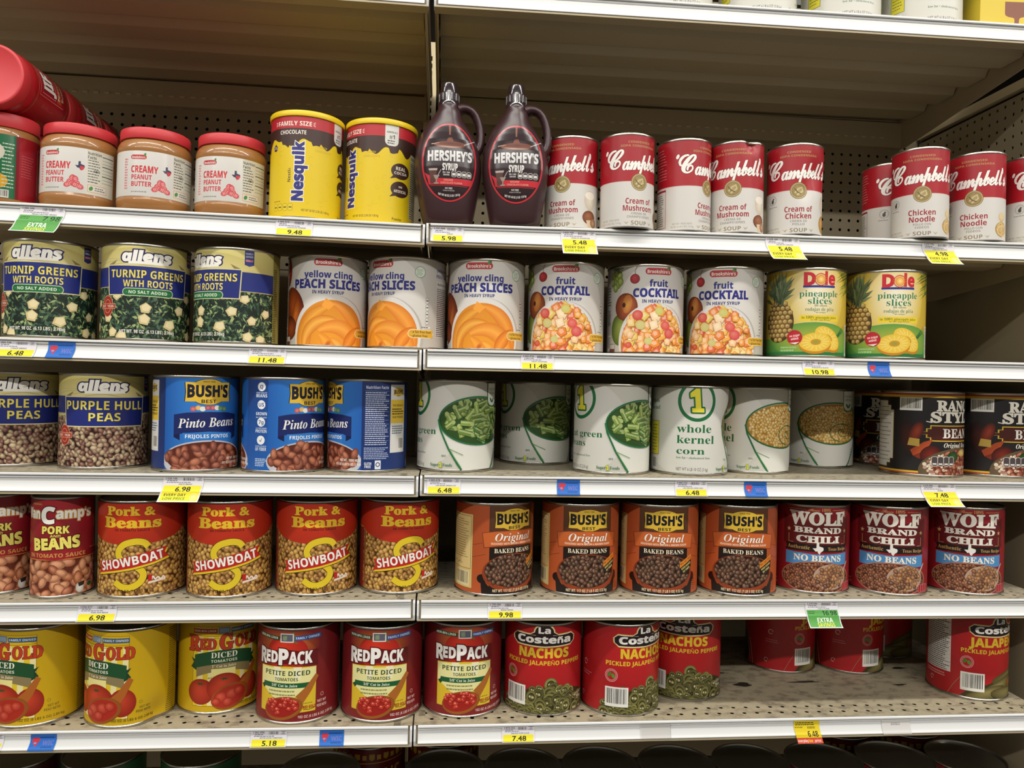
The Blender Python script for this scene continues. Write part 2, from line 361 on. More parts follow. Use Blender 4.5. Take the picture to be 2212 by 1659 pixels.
# ------------------------------------------------------------------ the printed labels (mm; v up from the can's foot)
R10, H10, VR10 = 81., 182., (5.5, 176.5)
FULL = PI * R10
def base(a, c, c2=None, R=R10): a.r(-PI * R, 0, PI * R, 200, c, c2)
def pill(a, u, v, w, h, c, k=6):
    r = h / 2 if w >= h else w * .36; P = []
    for sx, sy, a0 in ((1, -1, -90), (1, 1, 0), (-1, 1, 90), (-1, -1, 180)):
        for i in range(k + 1):
            t = math.radians(a0 + 90 * i / k); P.append((u + sx * (w / 2 - r) + r * math.cos(t), v + sy * (h / 2 - r) + r * math.sin(t)))
    a.p(P, c)
def allens(a, leaf):
    a.r(-FULL, 104, FULL, 200, '#b0a158', '#e2d88c')
    a.e(-10, 112, 150, 62, '#e8dfa8', '#c6b86e'); 
    for i in range(7): a.s([(x, 118 + i * 5 + 9 * math.sin(x / 42 + i * .6) - abs(x) * .06) for x in range(-150, 151, 10)], 1.0, mix('#8f8548', '#c9bf80', i / 7))
    if leaf:
        a.r(-FULL, 0, FULL, 106, '#16241c')
        greens = ['#30493a', '#22382c', '#44604a', '#5e7850', '#2c4434', '#7e9660', '#1a2a22', '#3c5844', '#a0ae76', '#4c6650']
        for i in range(1500):
            u, v = a.rn.uniform(-180, 180), a.rn.uniform(0, 108); L = a.rn.uniform(3, 8); t = a.rn.uniform(0, PI); w = L * a.rn.uniform(.2, .45); c, s_ = math.cos(t), math.sin(t)
            g = lin(a.rn.choice(greens)); a.tri([(u - c * L, v - s_ * L), (u + s_ * w, v - c * w), (u + c * L, v + s_ * L), (u - s_ * w, v + c * w)], [(0, 1, 2), (0, 2, 3)], g, a.up(.12))
        for u, v, q in ((-58, 84, 8), (-4, 62, 9), (62, 61, 9), (33, 90, 8), (-78, 42, 8), (-6, 41, 10), (41, 32, 10), (-66, 16, 8), (-46, 9, 9), (100, 44, 8), (86, 84, 8), (92, 14, 9), (118, 10, 9), (-112, 70, 8), (-118, 26, 9), (130, 60, 8)):
            t = a.rn.uniform(0, 90); P = [(u + q * 1.3 * a.rn.uniform(.85, 1.1) * math.cos(math.radians(t + k * 72)), v + q * 1.25 * a.rn.uniform(.8, 1.05) * math.sin(math.radians(t + k * 72))) for k in range(5)]
            a.p([(x - .8, y - 1.2) for x, y in P], '#2a2a18'); a.p(P, '#d3c08c'); a.p([(u + (x - u) * .72 + .7, v + (y - v) * .7 + .9) for x, y in P], '#e6d8aa')
    else:
        a.r(-FULL, 0, FULL, 88, '#2a1410')
        a.field(lambda x, y: True, -175, -2, 175, 90, 9.2, ['#b59b78', '#a3846a', '#8f6a56', '#c2ab88', '#7a4c3c', '#6a3a30', '#a98f70'], 1.35, 1.2, '#2a1210', '#fff4dc', 0)
    y0, y1 = (100, 136) if leaf else (106, 138)
    a.r(-FULL, y0, FULL, y1, '#23307c', '#1d2a70'); a.r(-FULL, y0 - 1.5, FULL, y0, '#b9ab6a')
    b0, b1 = (84, 141) if leaf else (80, 138)
    for sx in (-1, 1): a.p([(sx * 58, b1 + 9), (sx * 80, b1 - 1), (sx * 66, b1 - 1)], '#8a7c4a')
    a.p([(-80, b1), (80, b1), (77, b0), (-77, b0)], '#d8cf98'); a.p([(-78, b1 - 2), (78, b1 - 2), (75, b0 + 2), (-75, b0 + 2)], '#1f2a74')
    if leaf:
        a.t('TURNIP GREENS', 0, 124.5, 14.5, '#e6d560', 'sb', 142, oc='#15194a', ow=.02); a.t('WITH ROOTS', 0, 107, 12.5, '#e6d560', 'sb', 90)
        pill(a, 0, 91, 92, 15, '#cfd6a8'); pill(a, 0, 91, 89.5, 12.5, '#1c6a3c'); a.t('· NO SALT ADDED ·', 0, 91, 5.6, '#e4ecd2', 'sb', 78)
        a.t('NET WT. 98 OZ. (6.13 LBS.) 2.78kg', 0, 18, 6.2, '#eceadf', 'sb', 100, oc='#14201a', ow=.02)
    else:
        a.t('PURPLE HULL', 0, 121, 16.5, '#e6d560', 'sb', 148, oc='#15194a', ow=.02); a.t('PEAS', 0, 99, 15.5, '#e6d560', 'sb', 56, oc='#15194a', ow=.02)
    a.t('allens', -3, 157.5, 18.5, '#f2efe6', 'sbi', 92, off=.045, oc='#1a1a58', ow=.085, sh=-.1); a.s([(-36, 145.5), (-18, 146), (14, 145.6), (36, 146.5)], 5, '#f2efe6')
    a.e(-80, 64, 15, 20, '#d8a080'); a.e(-80, 64, 14, 19, '#9e2c22'); a.e(-80, 64, 9, 13, '#d49a78'); a.e(-80, 64, 8, 12, '#9e2c22'); a.r(-100, 59, -60, 69, '#d8a080'); a.r(-99, 60, -61, 68, '#9e2c22'); a.t('EST. 1926', -80, 64, 4.6, '#ecd8c0', 'sb', 32)
    a.p([(84, 150), (93, 147), (102, 150), (102, 177), (84, 177)], '#262f74'); a.t('FAMILY', 93, 171, 3.6, '#c8cbe0', 'sb', 14); a.t('OWNED', 93, 165.5, 3.6, '#c8cbe0', 'sb', 14); a.r(86, 156, 100, 160, '#b9707a')
    a.r(150, 0, 168, 200, '#8f8440'); a.lines(152, 8, 166, 150, 40, '#3a3618'); a.r(168, 0, FULL, 200, '#a89a56')

def bushbadge(a, u, v, w, h, yel, txt, dark, best, s1):
    for k, c in ((1.0, dark), (.965, yel)):
        a.e(u, v, w * .86 * k, h * .5 * k, c, n=40); a.p([(u - w * k, v + h * .36), (u + w * k, v + h * .36), (u + w * k * .96, v), (u + w * k, v - h * .36), (u - w * k, v - h * .36), (u - w * k * .96, v)], c)
    a.t("BUSH'S", u, v + h * .03, h * .40, txt, 'sb', w * 1.76, off=.03, bw=.2); a.t('BEST', u, v - h * .355, h * .13, txt, 'sb', w * .62); a.t(s1, u, v + h * .385, h * .05, txt, 'sb', w * .5)
def pinto_front(a, o):
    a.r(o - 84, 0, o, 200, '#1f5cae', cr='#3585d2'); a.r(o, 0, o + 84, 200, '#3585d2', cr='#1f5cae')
    bushbadge(a, o, 151, 45, 50, '#e2b93c', '#17182c', '#15182e', 1, 'SINCE 1908')
    for u, c in ((-30, '#c84030'), (-20, '#e0a83a'), (-12, '#e8e4d8'), (-2, '#b03038'), (8, '#c03a40'), (17, '#e8dcd0'), (25, '#3e8a40'), (33, '#4d7a34')): a.e(o + u * .95, 119 + (abs(u) % 3), 5.4, 4.6, mix(c, '#ffffff', .25), c)
    a.p([(o - 64, 108), (o - 52, 104), (o - 52, 60), (o - 64, 66)], '#101a48'); a.p([(o + 64, 108), (o + 52, 104), (o + 52, 60), (o + 64, 66)], '#101a48')
    a.p([(o - 64, 108), (o - 40, 112), (o, 113.5), (o + 40, 112), (o + 64, 108), (o + 64, 70), (o + 40, 74), (o, 76), (o - 40, 74), (o - 64, 70)], '#172560')
    a.p([(o - 47, 74), (o + 47, 74), (o + 42, 54), (o - 42, 54)], '#2f78c8'); a.t('Pinto Beans', o, 93.5, 17, '#f2f0ea', 'ri', 112, rot=2); a.t('FRIJOLES PINTOS', o, 67.5, 6.8, '#eef0f2', 'sb', 84)
    a.e(o, 22, 86, 38, '#e9e6e0', '#b9bac2', n=48); a.e(o, 27, 79, 30, '#5a2418', n=48)
    a.field(lambda x, y: ((x - o) / 78) ** 2 + ((y - 27) / 29) ** 2 < 1 or (abs(x - o) < 62 and y < 24 and y > 2), o - 80, 2, o + 80, 60, 14, ['#a3583f', '#8e4632', '#b56a4c', '#99513a'], 1.55, 1.2, '#3e1810', '#f2c0a0')
    a.t('NET WT. / PESO NETO', o + 62, 24, 4.6, '#f0ece8', 'sb', 44); a.t('111 OZ (6 LB 15 OZ) 3.15 kg', o + 58, 16, 4.6, '#f0ece8', 'sb', 58)
def pinto(a):
    base(a, '#245fae', '#1a3a7c'); P = 2 * FULL * 205 / 360
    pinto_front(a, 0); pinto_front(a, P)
    for k, (v, t1, t2) in enumerate(((163, 'BEANS', 'FINEST QUALITY'), (129, 'GROWN', 'IN THE USA'), (96, 'PROTEIN', '7g PLANT-BASED'), (62, 'OF FIBER', 'GOOD SOURCE'))):
        u = -98; a.e(u, v, 8.5, 8.5, '#eef0f2'); a.t(('Q', 'US', '7g', '√')[k], u, v, 7, '#1c3f86', 'sb'); a.t(t1, u, v - 17, 6, '#dfe6f0', 'sb', 24); a.t(t2, u, v - 24 if k == 1 else v - 11.5, 2.6, '#c4d2e6', 'sb', 24)
    a.lines(-110, 12, -86, 28, 5, '#c4d2e6'); a.r(85, 0, 206, 200, '#1b3470', '#172a5c')
    a.facts(90, 52, 141, 172, '#1b3068', '#c9cee0'); a.lines(90, 26, 141, 50, 7, '#aab4d0'); a.t('GLUTEN', 98, 18, 5, '#dfe4ee', 'sb', 14); a.t('FREE', 98, 12, 5, '#dfe4ee', 'sb', 12); a.r(112, 7, 124, 24, '#dfe4ee'); a.ring(118, 16, 4.5, 4.5, 1.6, '#16244e')
    a.r(144, 38, 188, 172, '#d9d8d4'); a.r(145, 96, 187, 142, '#e0bc3c'); bushbadge(a, 166, 157, 15, 17, '#dcb640', '#17182c', '#3a3218', 0, ''); a.t('THE BEAN IS', 166, 131, 4.2, '#3a3218', 'sb', 34); a.t("OUR PROMISE", 166, 108, 4.2, '#3a3218', 'sb', 34); a.lines(148, 112, 184, 126, 3, '#3a3218'); a.lines(148, 74, 184, 92, 4, '#5a6a80'); a.bar(167, 42, 186, 68)
def brook_pill(a, u, v, w, h):
    pill(a, u, v, w, h, '#b23236'); a.t("Brookshire's", u, v - .6, h * .5, '#f4ece4', 'sb', w * .86)
    a.e(u + w * .36, v + h * .5, 4, 2.6, '#4a8a3e', rot=55); a.e(u + w * .42, v + h * .62, 3.2, 2, '#2f6e34', rot=110)
def fruit(a, peach):
    base(a, '#bdb9b2'); a.e(0, 78, 92, 108, '#dedbd5', '#d2cec8', n=48)
    brook_pill(a, -9 if peach else 0, 167, 57, 13.5)
    if peach:
        a.e(-88, 78, 30, 42, '#c2571f', '#5e1f0c', rot=20); a.e(-80, 66, 11, 30, '#d9762c', '#8a3a12', rot=-14); a.e(-100, 38, 24, 24, '#a8481c', '#4a1a0a'); a.e(-112, 150, 16, 30, '#b0301c', '#5a160e')
        a.t('yellow cling', -8, 143, 12.5, '#2b3084', 'sb', 101, off=.018); a.t('PEACH SLICES', -9, 124.5, 16.5, '#272b7e', 'sb', 148, off=.032); a.t('IN HEAVY SYRUP', -8, 108.5, 6.4, '#2a2f74', 'sb', 64, off=.015)
    else:
        for u, v in ((-104, 160), (-96, 166), (-92, 152), (-100, 146), (-86, 160), (-108, 148), (-90, 143), (-98, 136), (-84, 148)): a.e(u, v, 8, 9, '#b5c06a', '#5a702a', hl=(-.2, .3))
        for i in range(9): a.s([(-112 + i * 3, 178), (-96 + i * 2.5, 166 + (i % 3) * 4)], 1.6, '#3c4a30')
        a.e(-84, 50, 26, 32, '#93a046', '#4c6424', hl=(.1, .2)); a.e(-70, 96, 27, 28, '#c06a35', '#6a2812', hl=(.25, .3)); a.e(-66, 102, 11, 19, '#d49a4a', '#b96a34', rot=-10); a.e(-74, 100, 4, 5, '#4a1c10')
        a.s([(-49, 160), (-50, 168), (-46, 176), (-38, 180)], 1.2, '#3a3a2a'); a.e(-50, 152, 10.5, 10, '#c83a40', '#7e1620', hl=(-.25, .3))
        a.t('fruit', 0, 143, 13, '#2b3084', 'sb', 40, off=.02); a.t('COCKTAIL', 0, 124, 16.5, '#272b7e', 'sb', 107, off=.032); a.t('IN HEAVY SYRUP', 0, 107, 6.4, '#2a2f74', 'sb', 69, off=.015)
    u0, ru, rv, v0 = (0, 79, 80, 24) if peach else (-7, 79, 78, 25)
    a.e(u0 + 3, v0 - 3, ru + 3, rv + 3, '#9a958e', '#b5b1aa', n=56); a.e(u0, v0, ru, rv, '#f2efea', '#d9d6d2', n=56)
    if peach:
        a.e(u0, v0 - 4, ru - 6, rv - 6, '#e79a2c', '#d98a24', n=56)
        def cres(cu, cv, r, w, t0, t1, c, ce):
            n = 22; P = []; C = []
            for i in range(n + 1):
                t = math.radians(t0 + (t1 - t0) * i / n); ww = w * math.sin(PI * (.06 + .88 * i / n)) ** .6
                for d, k in ((0, ce), (-ww * .5, c), (-ww, ce)): P.append((cu + (r + d) * math.cos(t), cv + (r + d) * math.sin(t))); C.append(lin(k))
            a.tri(P, [q for i in range(n) for j in (0, 1) for q in ((3 * i + j, 3 * i + j + 1, 3 * i + j + 4), (3 * i + j, 3 * i + j + 4, 3 * i + j + 3))], C, a.up())
        cres(u0 - 4, v0 - 8, 70, 34, 95, 240, '#eda83c', '#cf7a1c'); cres(u0 + 6, v0 + 2, 66, 30, -20, 92, '#f0a040', '#d87a24'); cres(u0 - 14, v0 - 8, 48, 24, 60, 200, '#f2b24a', '#d0741c')
        cres(u0 + 12, v0 - 22, 54, 34, -40, 140, '#f3a845', '#d97c22'); cres(u0 + 2, v0 - 26, 22, 15, -20, 130, '#f3b04a', '#e08a2a'); cres(u0 - 30, v0 - 34, 40, 24, -10, 80, '#f0a63c', '#dd8426'); cres(u0 + 64, v0 - 20, 40, 26, 90, 200, '#ee9a38', '#cf6a1a')
        a.p([(u0 - 12, v0 + 73), (u0 + 6, v0 + 62), (u0 - 6, v0 + 50), (u0 - 20, v0 + 58)], '#f2a23c')
        a.e(u0 - 6, v0 - 16, 5, 8, '#b8501c', '#dd8426', rot=-40)
    else:
        a.e(u0, v0 - 4, ru - 6, rv - 6, '#dc8a3a', '#c87830', n=56)
        cl = ['#eb9a40', '#f0b04e', '#ecbe62', '#f0cf86', '#e88e3c', '#f0b878', '#e6c866', '#eeaa4a', '#e8853e', '#f2c490', '#f4d8ae', '#dd6a48']
        pts = [(a.rn.uniform(-72, 72), a.rn.uniform(-50, 74)) for _ in range(250)]
        for x, y in pts:
            if (x / 68) ** 2 + ((y + 2) / 70) ** 2 > 1: continue
            q = a.rn.uniform(8, 13); c = a.rn.choice(cl); t = a.rn.uniform(0, 90); n = a.rn.choice((4, 4, 5)); P = [(u0 + x + q * a.rn.uniform(.75, 1.1) * math.cos(math.radians(t + k * 360 / n)), v0 + y + q * a.rn.uniform(.75, 1.1) * math.sin(math.radians(t + k * 360 / n))) for k in range(n)]
            cx, cy_ = u0 + x, v0 + y
            a.p([(cx + (b - cx) * 1.14 + .5, cy_ + (d - cy_) * 1.14 - .7) for b, d in P], mix(c, '#8a3a14', .55), .3); a.p(P, c, .3); a.p([(cx + (b - cx) * .55 - .6, cy_ + (d - cy_) * .55 + .9) for b, d in P], mix(c, '#fff6e0', .35), .3)
        for x, y, rr, c in ((-36, 54, 11, '#cf3e40'), (22, 34, 10, '#d8484a'), (31, 18, 11, '#d2404a'), (-54, -6, 7, '#cf4036'), (8, 62, 9, '#c8c46a'), (-30, 34, 10, '#cac27a'), (-14, 2, 8, '#c6c278')): a.e(u0 + x, v0 + y, rr, rr * .9, mix(c, '#f4e0b8', .25), c, hl=(-.25, .3))
    a.ring(75, 152, 11.5, 11.5, 1.2, '#6f9a72'); a.e(75, 152, 9.6, 9.6, '#d3dace'); a.lines(68, 145, 82, 159, 5, '#6a9470', .35)
    for i in range(4): pill(a, 92, 56 + i * 13.5, 8, 12, '#4a4a50'); pill(a, 92, 56 + i * 13.5, 6.8, 10.8, '#dcd9d2'); a.r(89.6, 55 + i * 13.5, 94.4, 57.5 + i * 13.5, '#5a5a60')
    a.r(84, 52 - 10, 100, 46, '#dcdad4'); a.lines(80, 42, 100, 46, 1, '#6a6864'); pill(a, 80, 31, 56, 17, '#f2e6c0'); pill(a, 80, 31, 54, 15, '#d9aa3a'); a.r(78, 23.5, 107, 38.5, '#d9aa3a'); a.t('• a fat free food', 80, 34.5, 4.4, '#4a3418', 'sb', 44); a.t('• gluten free', 76, 27, 4.4, '#4a3418', 'sb', 36)
    a.t('yellow cling' if peach else 'fruit', 140, 160, 6, '#2b3084', 'sb'); a.t('PEACH SLICES' if peach else 'COCKTAIL', 140, 148, 7, '#272b7e', 'sb', 50); a.facts(116, 26, 168, 138, '#cbc8c2')
    a.r(-150, 0, -112, 200, '#b3afa9'); a.lines(-136, 100, -114, 140, 7, '#55524e'); a.facts(-132, 58, -114, 96, '#b9b6b0', head=False); a.bar(-132, 8, -114, 40); a.r(-118, 4, -98, 22, '#6a3a34'); a.r(-117, 12, -99, 21, '#c9c5be')
def dole(a):
    base(a, '#c9ab3c'); a.e(22, 128, 66, 88, '#f0ead2', '#d6b83e', n=48); a.r(-FULL, 0, FULL, 40, '#2e7a40', '#6a9a3a'); a.e(20, 36, 95, 36, '#b5b53c', '#5c9640'); a.r(-FULL, 0, FULL, 12, '#2a713c')
    for i in range(26):
        s_ = a.rn.choice((-1, 1)); u = 84 + a.rn.uniform(-4, 30); v = a.rn.uniform(130, 180); a.s([(u + 30, v + 10), (u, v), (u - a.rn.uniform(8, 18), v - a.rn.uniform(4, 16))], 3, mix('#3c5a24', '#8fa040', a.rn.random()), .3)
    c0 = -58
    a.e(c0, 74, 36, 43, '#8a6a34', '#3e2c16', n=40)
    for j in range(9):
        for i in range(6):
            u = c0 + (i - 2.5 + (j % 2) * .5) * 11.4; v = 37 + j * 9.2
            if ((u - c0) / 35) ** 2 + ((v - 74) / 42) ** 2 < 1:
                sh = 1 - .25 * abs((u - c0) / 36); P = [(u + 6.2 * math.cos(math.radians(30 + 60 * k)), v + 5.3 * math.sin(math.radians(30 + 60 * k))) for k in range(6)]
                a.p(P, mix('#5a4420', '#8a6c34', sh), .3); a.e(u - .4, v + .6, 4.7, 3.9, mix('#8e6e34', '#e6d092', sh), mix('#5a4220', '#b5924e', sh), hl=(-.25, .35), n=10, k=.3); a.e(u, v - .4, 1.0, .9, '#4a3214', n=6, k=.3)
    for k in range(46):
        t = a.rn.uniform(-74, 74); L = a.rn.uniform(34, 66) * (1 - abs(t) / 190); b = (c0 + a.rn.uniform(-14, 14), 110 + a.rn.uniform(-6, 22)); d = (math.sin(math.radians(t)), math.cos(math.radians(t)) * .92 + .1); n_ = (-d[1] * 3.6, d[0] * 3.6); m_ = (b[0] + d[0] * L * .5, b[1] + d[1] * L * .5); tip = (b[0] + d[0] * L, b[1] + d[1] * L - abs(t) * .06)
        c = mix('#22392a', '#7d9468', a.rn.random() ** 1.6); a.tri([b, (m_[0] + n_[0], m_[1] + n_[1]), tip, (m_[0] - n_[0], m_[1] - n_[1])], [(0, 1, 2), (0, 2, 3)], [mix(c, '#101a12', .5), c, mix(c, '#c0cc98', .3), mix(c, '#101a12', .35)], a.up(.3))
    o = 29
    a.r(o - 34, 141.5, o + 33, 146, '#27348a'); a.t('D', o - 21, 159, 25, '#c4222e', 'sb', 24, off=.03); a.t('le', o + 21.5, 160, 26 * .94, '#c4222e', 'sb', 24, off=.035)
    for k in range(20): t = math.radians(k * 18); a.tri([(o + 1 + 15.5 * math.cos(t), 158 + 15.5 * math.sin(t)), (o + 1 + 6 * math.cos(t + .16), 158 + 6 * math.sin(t + .16)), (o + 1 + 6 * math.cos(t - .16), 158 + 6 * math.sin(t - .16))], [(0, 1, 2)], lin('#e8a83a'), a.up(.3))
    a.e(o + 1, 158, 9, 9, '#f6e08a', '#e08a2c'); a.ring(o + 1, 158, 12.5, 12.5, 1.4, '#cf3a30')
    g = '#2f7a55'
    a.t('pineapple', o, 129.5, 12.5, g, 'rb', 82); a.t('slices', o + 1, 115, 13, g, 'rb', 50); a.t('66 slices', o + 2, 105.5, 4.6, '#5a7a5a', 'rb', 26); a.t('rodajas de piña', o + 1, 98, 7, '#5a8060', 'rb', 60); a.t('66 rodajas', o + 2, 91.5, 2.6, '#5a7a5a', 'sb', 20)
    a.r(o - 40, 74, o + 42, 86, '#e8cc2c'); a.t('in 100% pineapple juice', o + 1, 81.5, 5, '#4a6a2a', 'rb', 74); a.t('en 100% jugo de piña', o + 2, 76.5, 2.4, '#6a6a2a', 'sb', 40)
    for t in range(9): a.s([(66, 40), (72 + t * 4, 52 + t * 3 - (t % 3) * 6)], 3, '#2f6a35', .4)
    for u, v, w, h, t in ((48, 40, 32, 19, -35), (22, 32, 33, 19, 4)):
        a.e(u, v - 5, w, h, '#d99a26', '#c07e1c', rot=t); a.e(u, v, w, h, '#efd05a', '#e4bc3e', rot=t, n=40); a.e(u, v, w * .32, h * .32, '#8a9a3a', '#c9902a', rot=t)
        for k in range(16): q = math.radians(k * 22.5); c_, s_ = math.cos(math.radians(t)), math.sin(math.radians(t)); f = lambda r: (u + w * r * math.cos(q) * c_ - h * r * math.sin(q) * s_, v + w * r * math.cos(q) * s_ + h * r * math.sin(q) * c_); a.s([f(.45), f(.85)], 1.1, '#f5e08a', k=.3)
    a.e(-20, 41, 15.5, 15, '#cc2c36', '#b01e2a'); a.t('no sugar', -20, 45, 4.4, '#f4e6e0', 'sb', 21, rot=8); a.t('added', -20, 38.5, 4.4, '#f4e6e0', 'sb', 15, rot=8); a.p([(-30, 30), (-10, 32), (-18, 27)], '#e4e0d8')
    a.lines(-50, 12, -16, 24, 2, '#9ac48a', .6); a.r(104, 0, 150, 70, '#dfe0d0'); a.facts(105, 10, 148, 68, '#dfe0d0')
def one(a, u, v, h, yel, gr, ow):
    P = [(-.30, -.5), (.36, -.5), (.36, -.32), (.20, -.32), (.20, .5), (-.02, .5), (-.34, .30), (-.34, .12), (-.10, .16), (-.10, -.32), (-.30, -.32)]
    sk = .10; Q = [(u + (x + sk * y * -1) * h * .78, v + y * h) for x, y in P]
    n = len(Q)
    for i in range(n): a.s([Q[i], Q[(i + 1) % n]], ow * 2, gr, k=.3); a.e(Q[i][0], Q[i][1], ow, ow, gr, n=10, k=.3)
    a.p(Q, yel)
def superone(a, beans):
    base(a, '#c4c3b9'); a.e(-10, 96, 120, 100, '#d9d8d0', '#cfcec6', n=48); gr = '#1f6a3c'
    def circ(o): a.ring(o, 151, 40, 42, 7, gr); one(a, o - 1, 152, 48, '#e4d840', gr, 3.2)
    circ(0); circ(-255)
    if beans: a.t('cut green', -42, 80, 13, gr, 'rb', 98, an='l'); a.t('beans', -42, 61, 13, gr, 'rb', 58, an='l')
    else: a.t('whole', -41, 95, 16, gr, 'rb', 72, an='l'); a.t('kernel', -41, 73, 16, gr, 'rb', 79, an='l'); a.t('corn', -41, 50, 13.5, gr, 'rb', 58, an='l')
    a.t('low fat • cholesterol free', -41, 36, 4.4, '#4a6a52', 'rb', 70, an='l'); a.t('NET WT 6 LB 6 OZ (2.8 kg)' if beans else 'NET WT 6 LB 10 OZ (3 kg)', -41, 13, 6.4, '#6a6a68', 'sa', 66, an='l')
    def bowl(o):
        a.p([(o - 85, 107)] + [(o + 85 * math.cos(math.radians(t)), 104 + 50 * math.sin(math.radians(t))) for t in range(174, 367, 6)] + [(o + 80, 84), (o + 62, 50), (o + 40, 8), (o + 32, 0), (o - 32, 0), (o - 40, 8), (o - 62, 50), (o - 80, 84)], '#dbdad2')
        a.e(o, 101, 84, 46, '#2c4a20' if beans else '#a87a30', n=48)
        inside = lambda x, y: ((x - o) / 80) ** 2 + ((y - 101) / 43) ** 2 < 1
        if beans:
            for k in range(120):
                x, y = o + a.rn.uniform(-76, 76), 101 + a.rn.uniform(-42, 40)
                if not inside(x, y): continue
                t = a.rn.uniform(-.5, 1.0) + (PI / 2 if a.rn.random() < .3 else 0); L = a.rn.uniform(9, 15); d = (math.cos(t) * L, math.sin(t) * L); c = mix('#45662a', '#8ea650', a.rn.random())
                A_, B_ = (x - d[0], y - d[1]), (x + d[0], y + d[1])
                if not (inside(*A_) and inside(*B_)): continue
                a.s([A_, B_], 11.4, mix(c, '#16240e', .6), k=.3); a.s([A_, B_], 9.6, c, k=.3); a.s([(A_[0], A_[1] + 1.8), (B_[0], B_[1] + 1.8)], 3, mix(c, '#dfe8b0', .4), k=.3); a.e(B_[0], B_[1], 4.4, 4.4, mix(c, '#d4dc98', .35), n=10, k=.3)
        else: a.field(inside, o - 84, 55, o + 84, 148, 7.2, ['#e2b860', '#e8c474', '#d8aa50', '#ecd08c'], 1.15, 1.25, '#8a5a1c', '#fff6d8')
        a.ring(o, 102, 86, 49, 3, gr, n=72); a.s([(o - 86, 103), (o - 82, 84), (o - 64, 46), (o - 44, 14), (o - 34, 2)], 3.4, gr); a.s([(o + 86, 103), (o + 82, 84), (o + 64, 46), (o + 44, 14), (o + 34, 2)], 3.4, gr)
        a.s([(o - 62, 46), (o - 52, 30), (o - 38, 10)], 1.4, '#6a9a5a'); a.s([(o - 62, 46), (o - 34, 34)], 1.2, '#6a9a5a'); 
        for i in range(6): a.s([(o + 50 - i, 44 - i * 6), (o + 64 - i * 4, 40 - i * 6)], 1.1, '#5a7a62')
        sp_ = [(o + 22 + (2 + t * 3.4) * math.cos(t), 84 + (1.2 + t * 2.1) * math.sin(t)) for t in [k * .35 for k in range(32)]]; a.s(sp_, 1.7, gr)
        a.p([(o - 17 + 38, 177), (o + 17 + 38, 177), (o + 55, 140), (o + 50, 132), (o + 38, 129), (o + 26, 132), (o + 21, 140)], gr); a.p([(o + 23, 178), (o + 53, 178), (o + 53, 141), (o + 48, 134), (o + 38, 131.5), (o + 28, 134), (o + 23, 141)], '#dfded6')
        a.t('PACKED', o + 38, 165, 5, '#5a7a66', 'rb', 25); a.t('FRESH', o + 38, 157, 5, '#5a7a66', 'rb', 22); a.e(o + 34, 143, 6, 2.4, '#2a6a3c', rot=130); a.e(o + 42, 143, 6, 2.4, '#2a6a3c', rot=50)
    bowl(148)
    a.t('Super', 45, 14, 6, '#2a7048', 'rb', 19, an='l'); one(a, 68, 14, 10, '#d8d040', '#7a9a3a', .8); a.t('Foods', 72.5, 14, 6, '#2a7048', 'rb', 20, an='l'); a.lines(70, 30, 80, 34, 2, '#6a8a72')
    a.r(-118, 38, -86, 108, '#5a6a3a'); a.r(-117, 39, -87, 107, '#d8cc3e'); a.lines(-114, 44, -90, 102, 9, '#7a7a3a', .3); a.bar(-112, 8, -92, 34); a.t('whole' if not beans else 'green', -100, 150, 8, gr, 'rb'); a.t('kernel' if not beans else 'beans', -100, 136, 8, gr, 'rb')
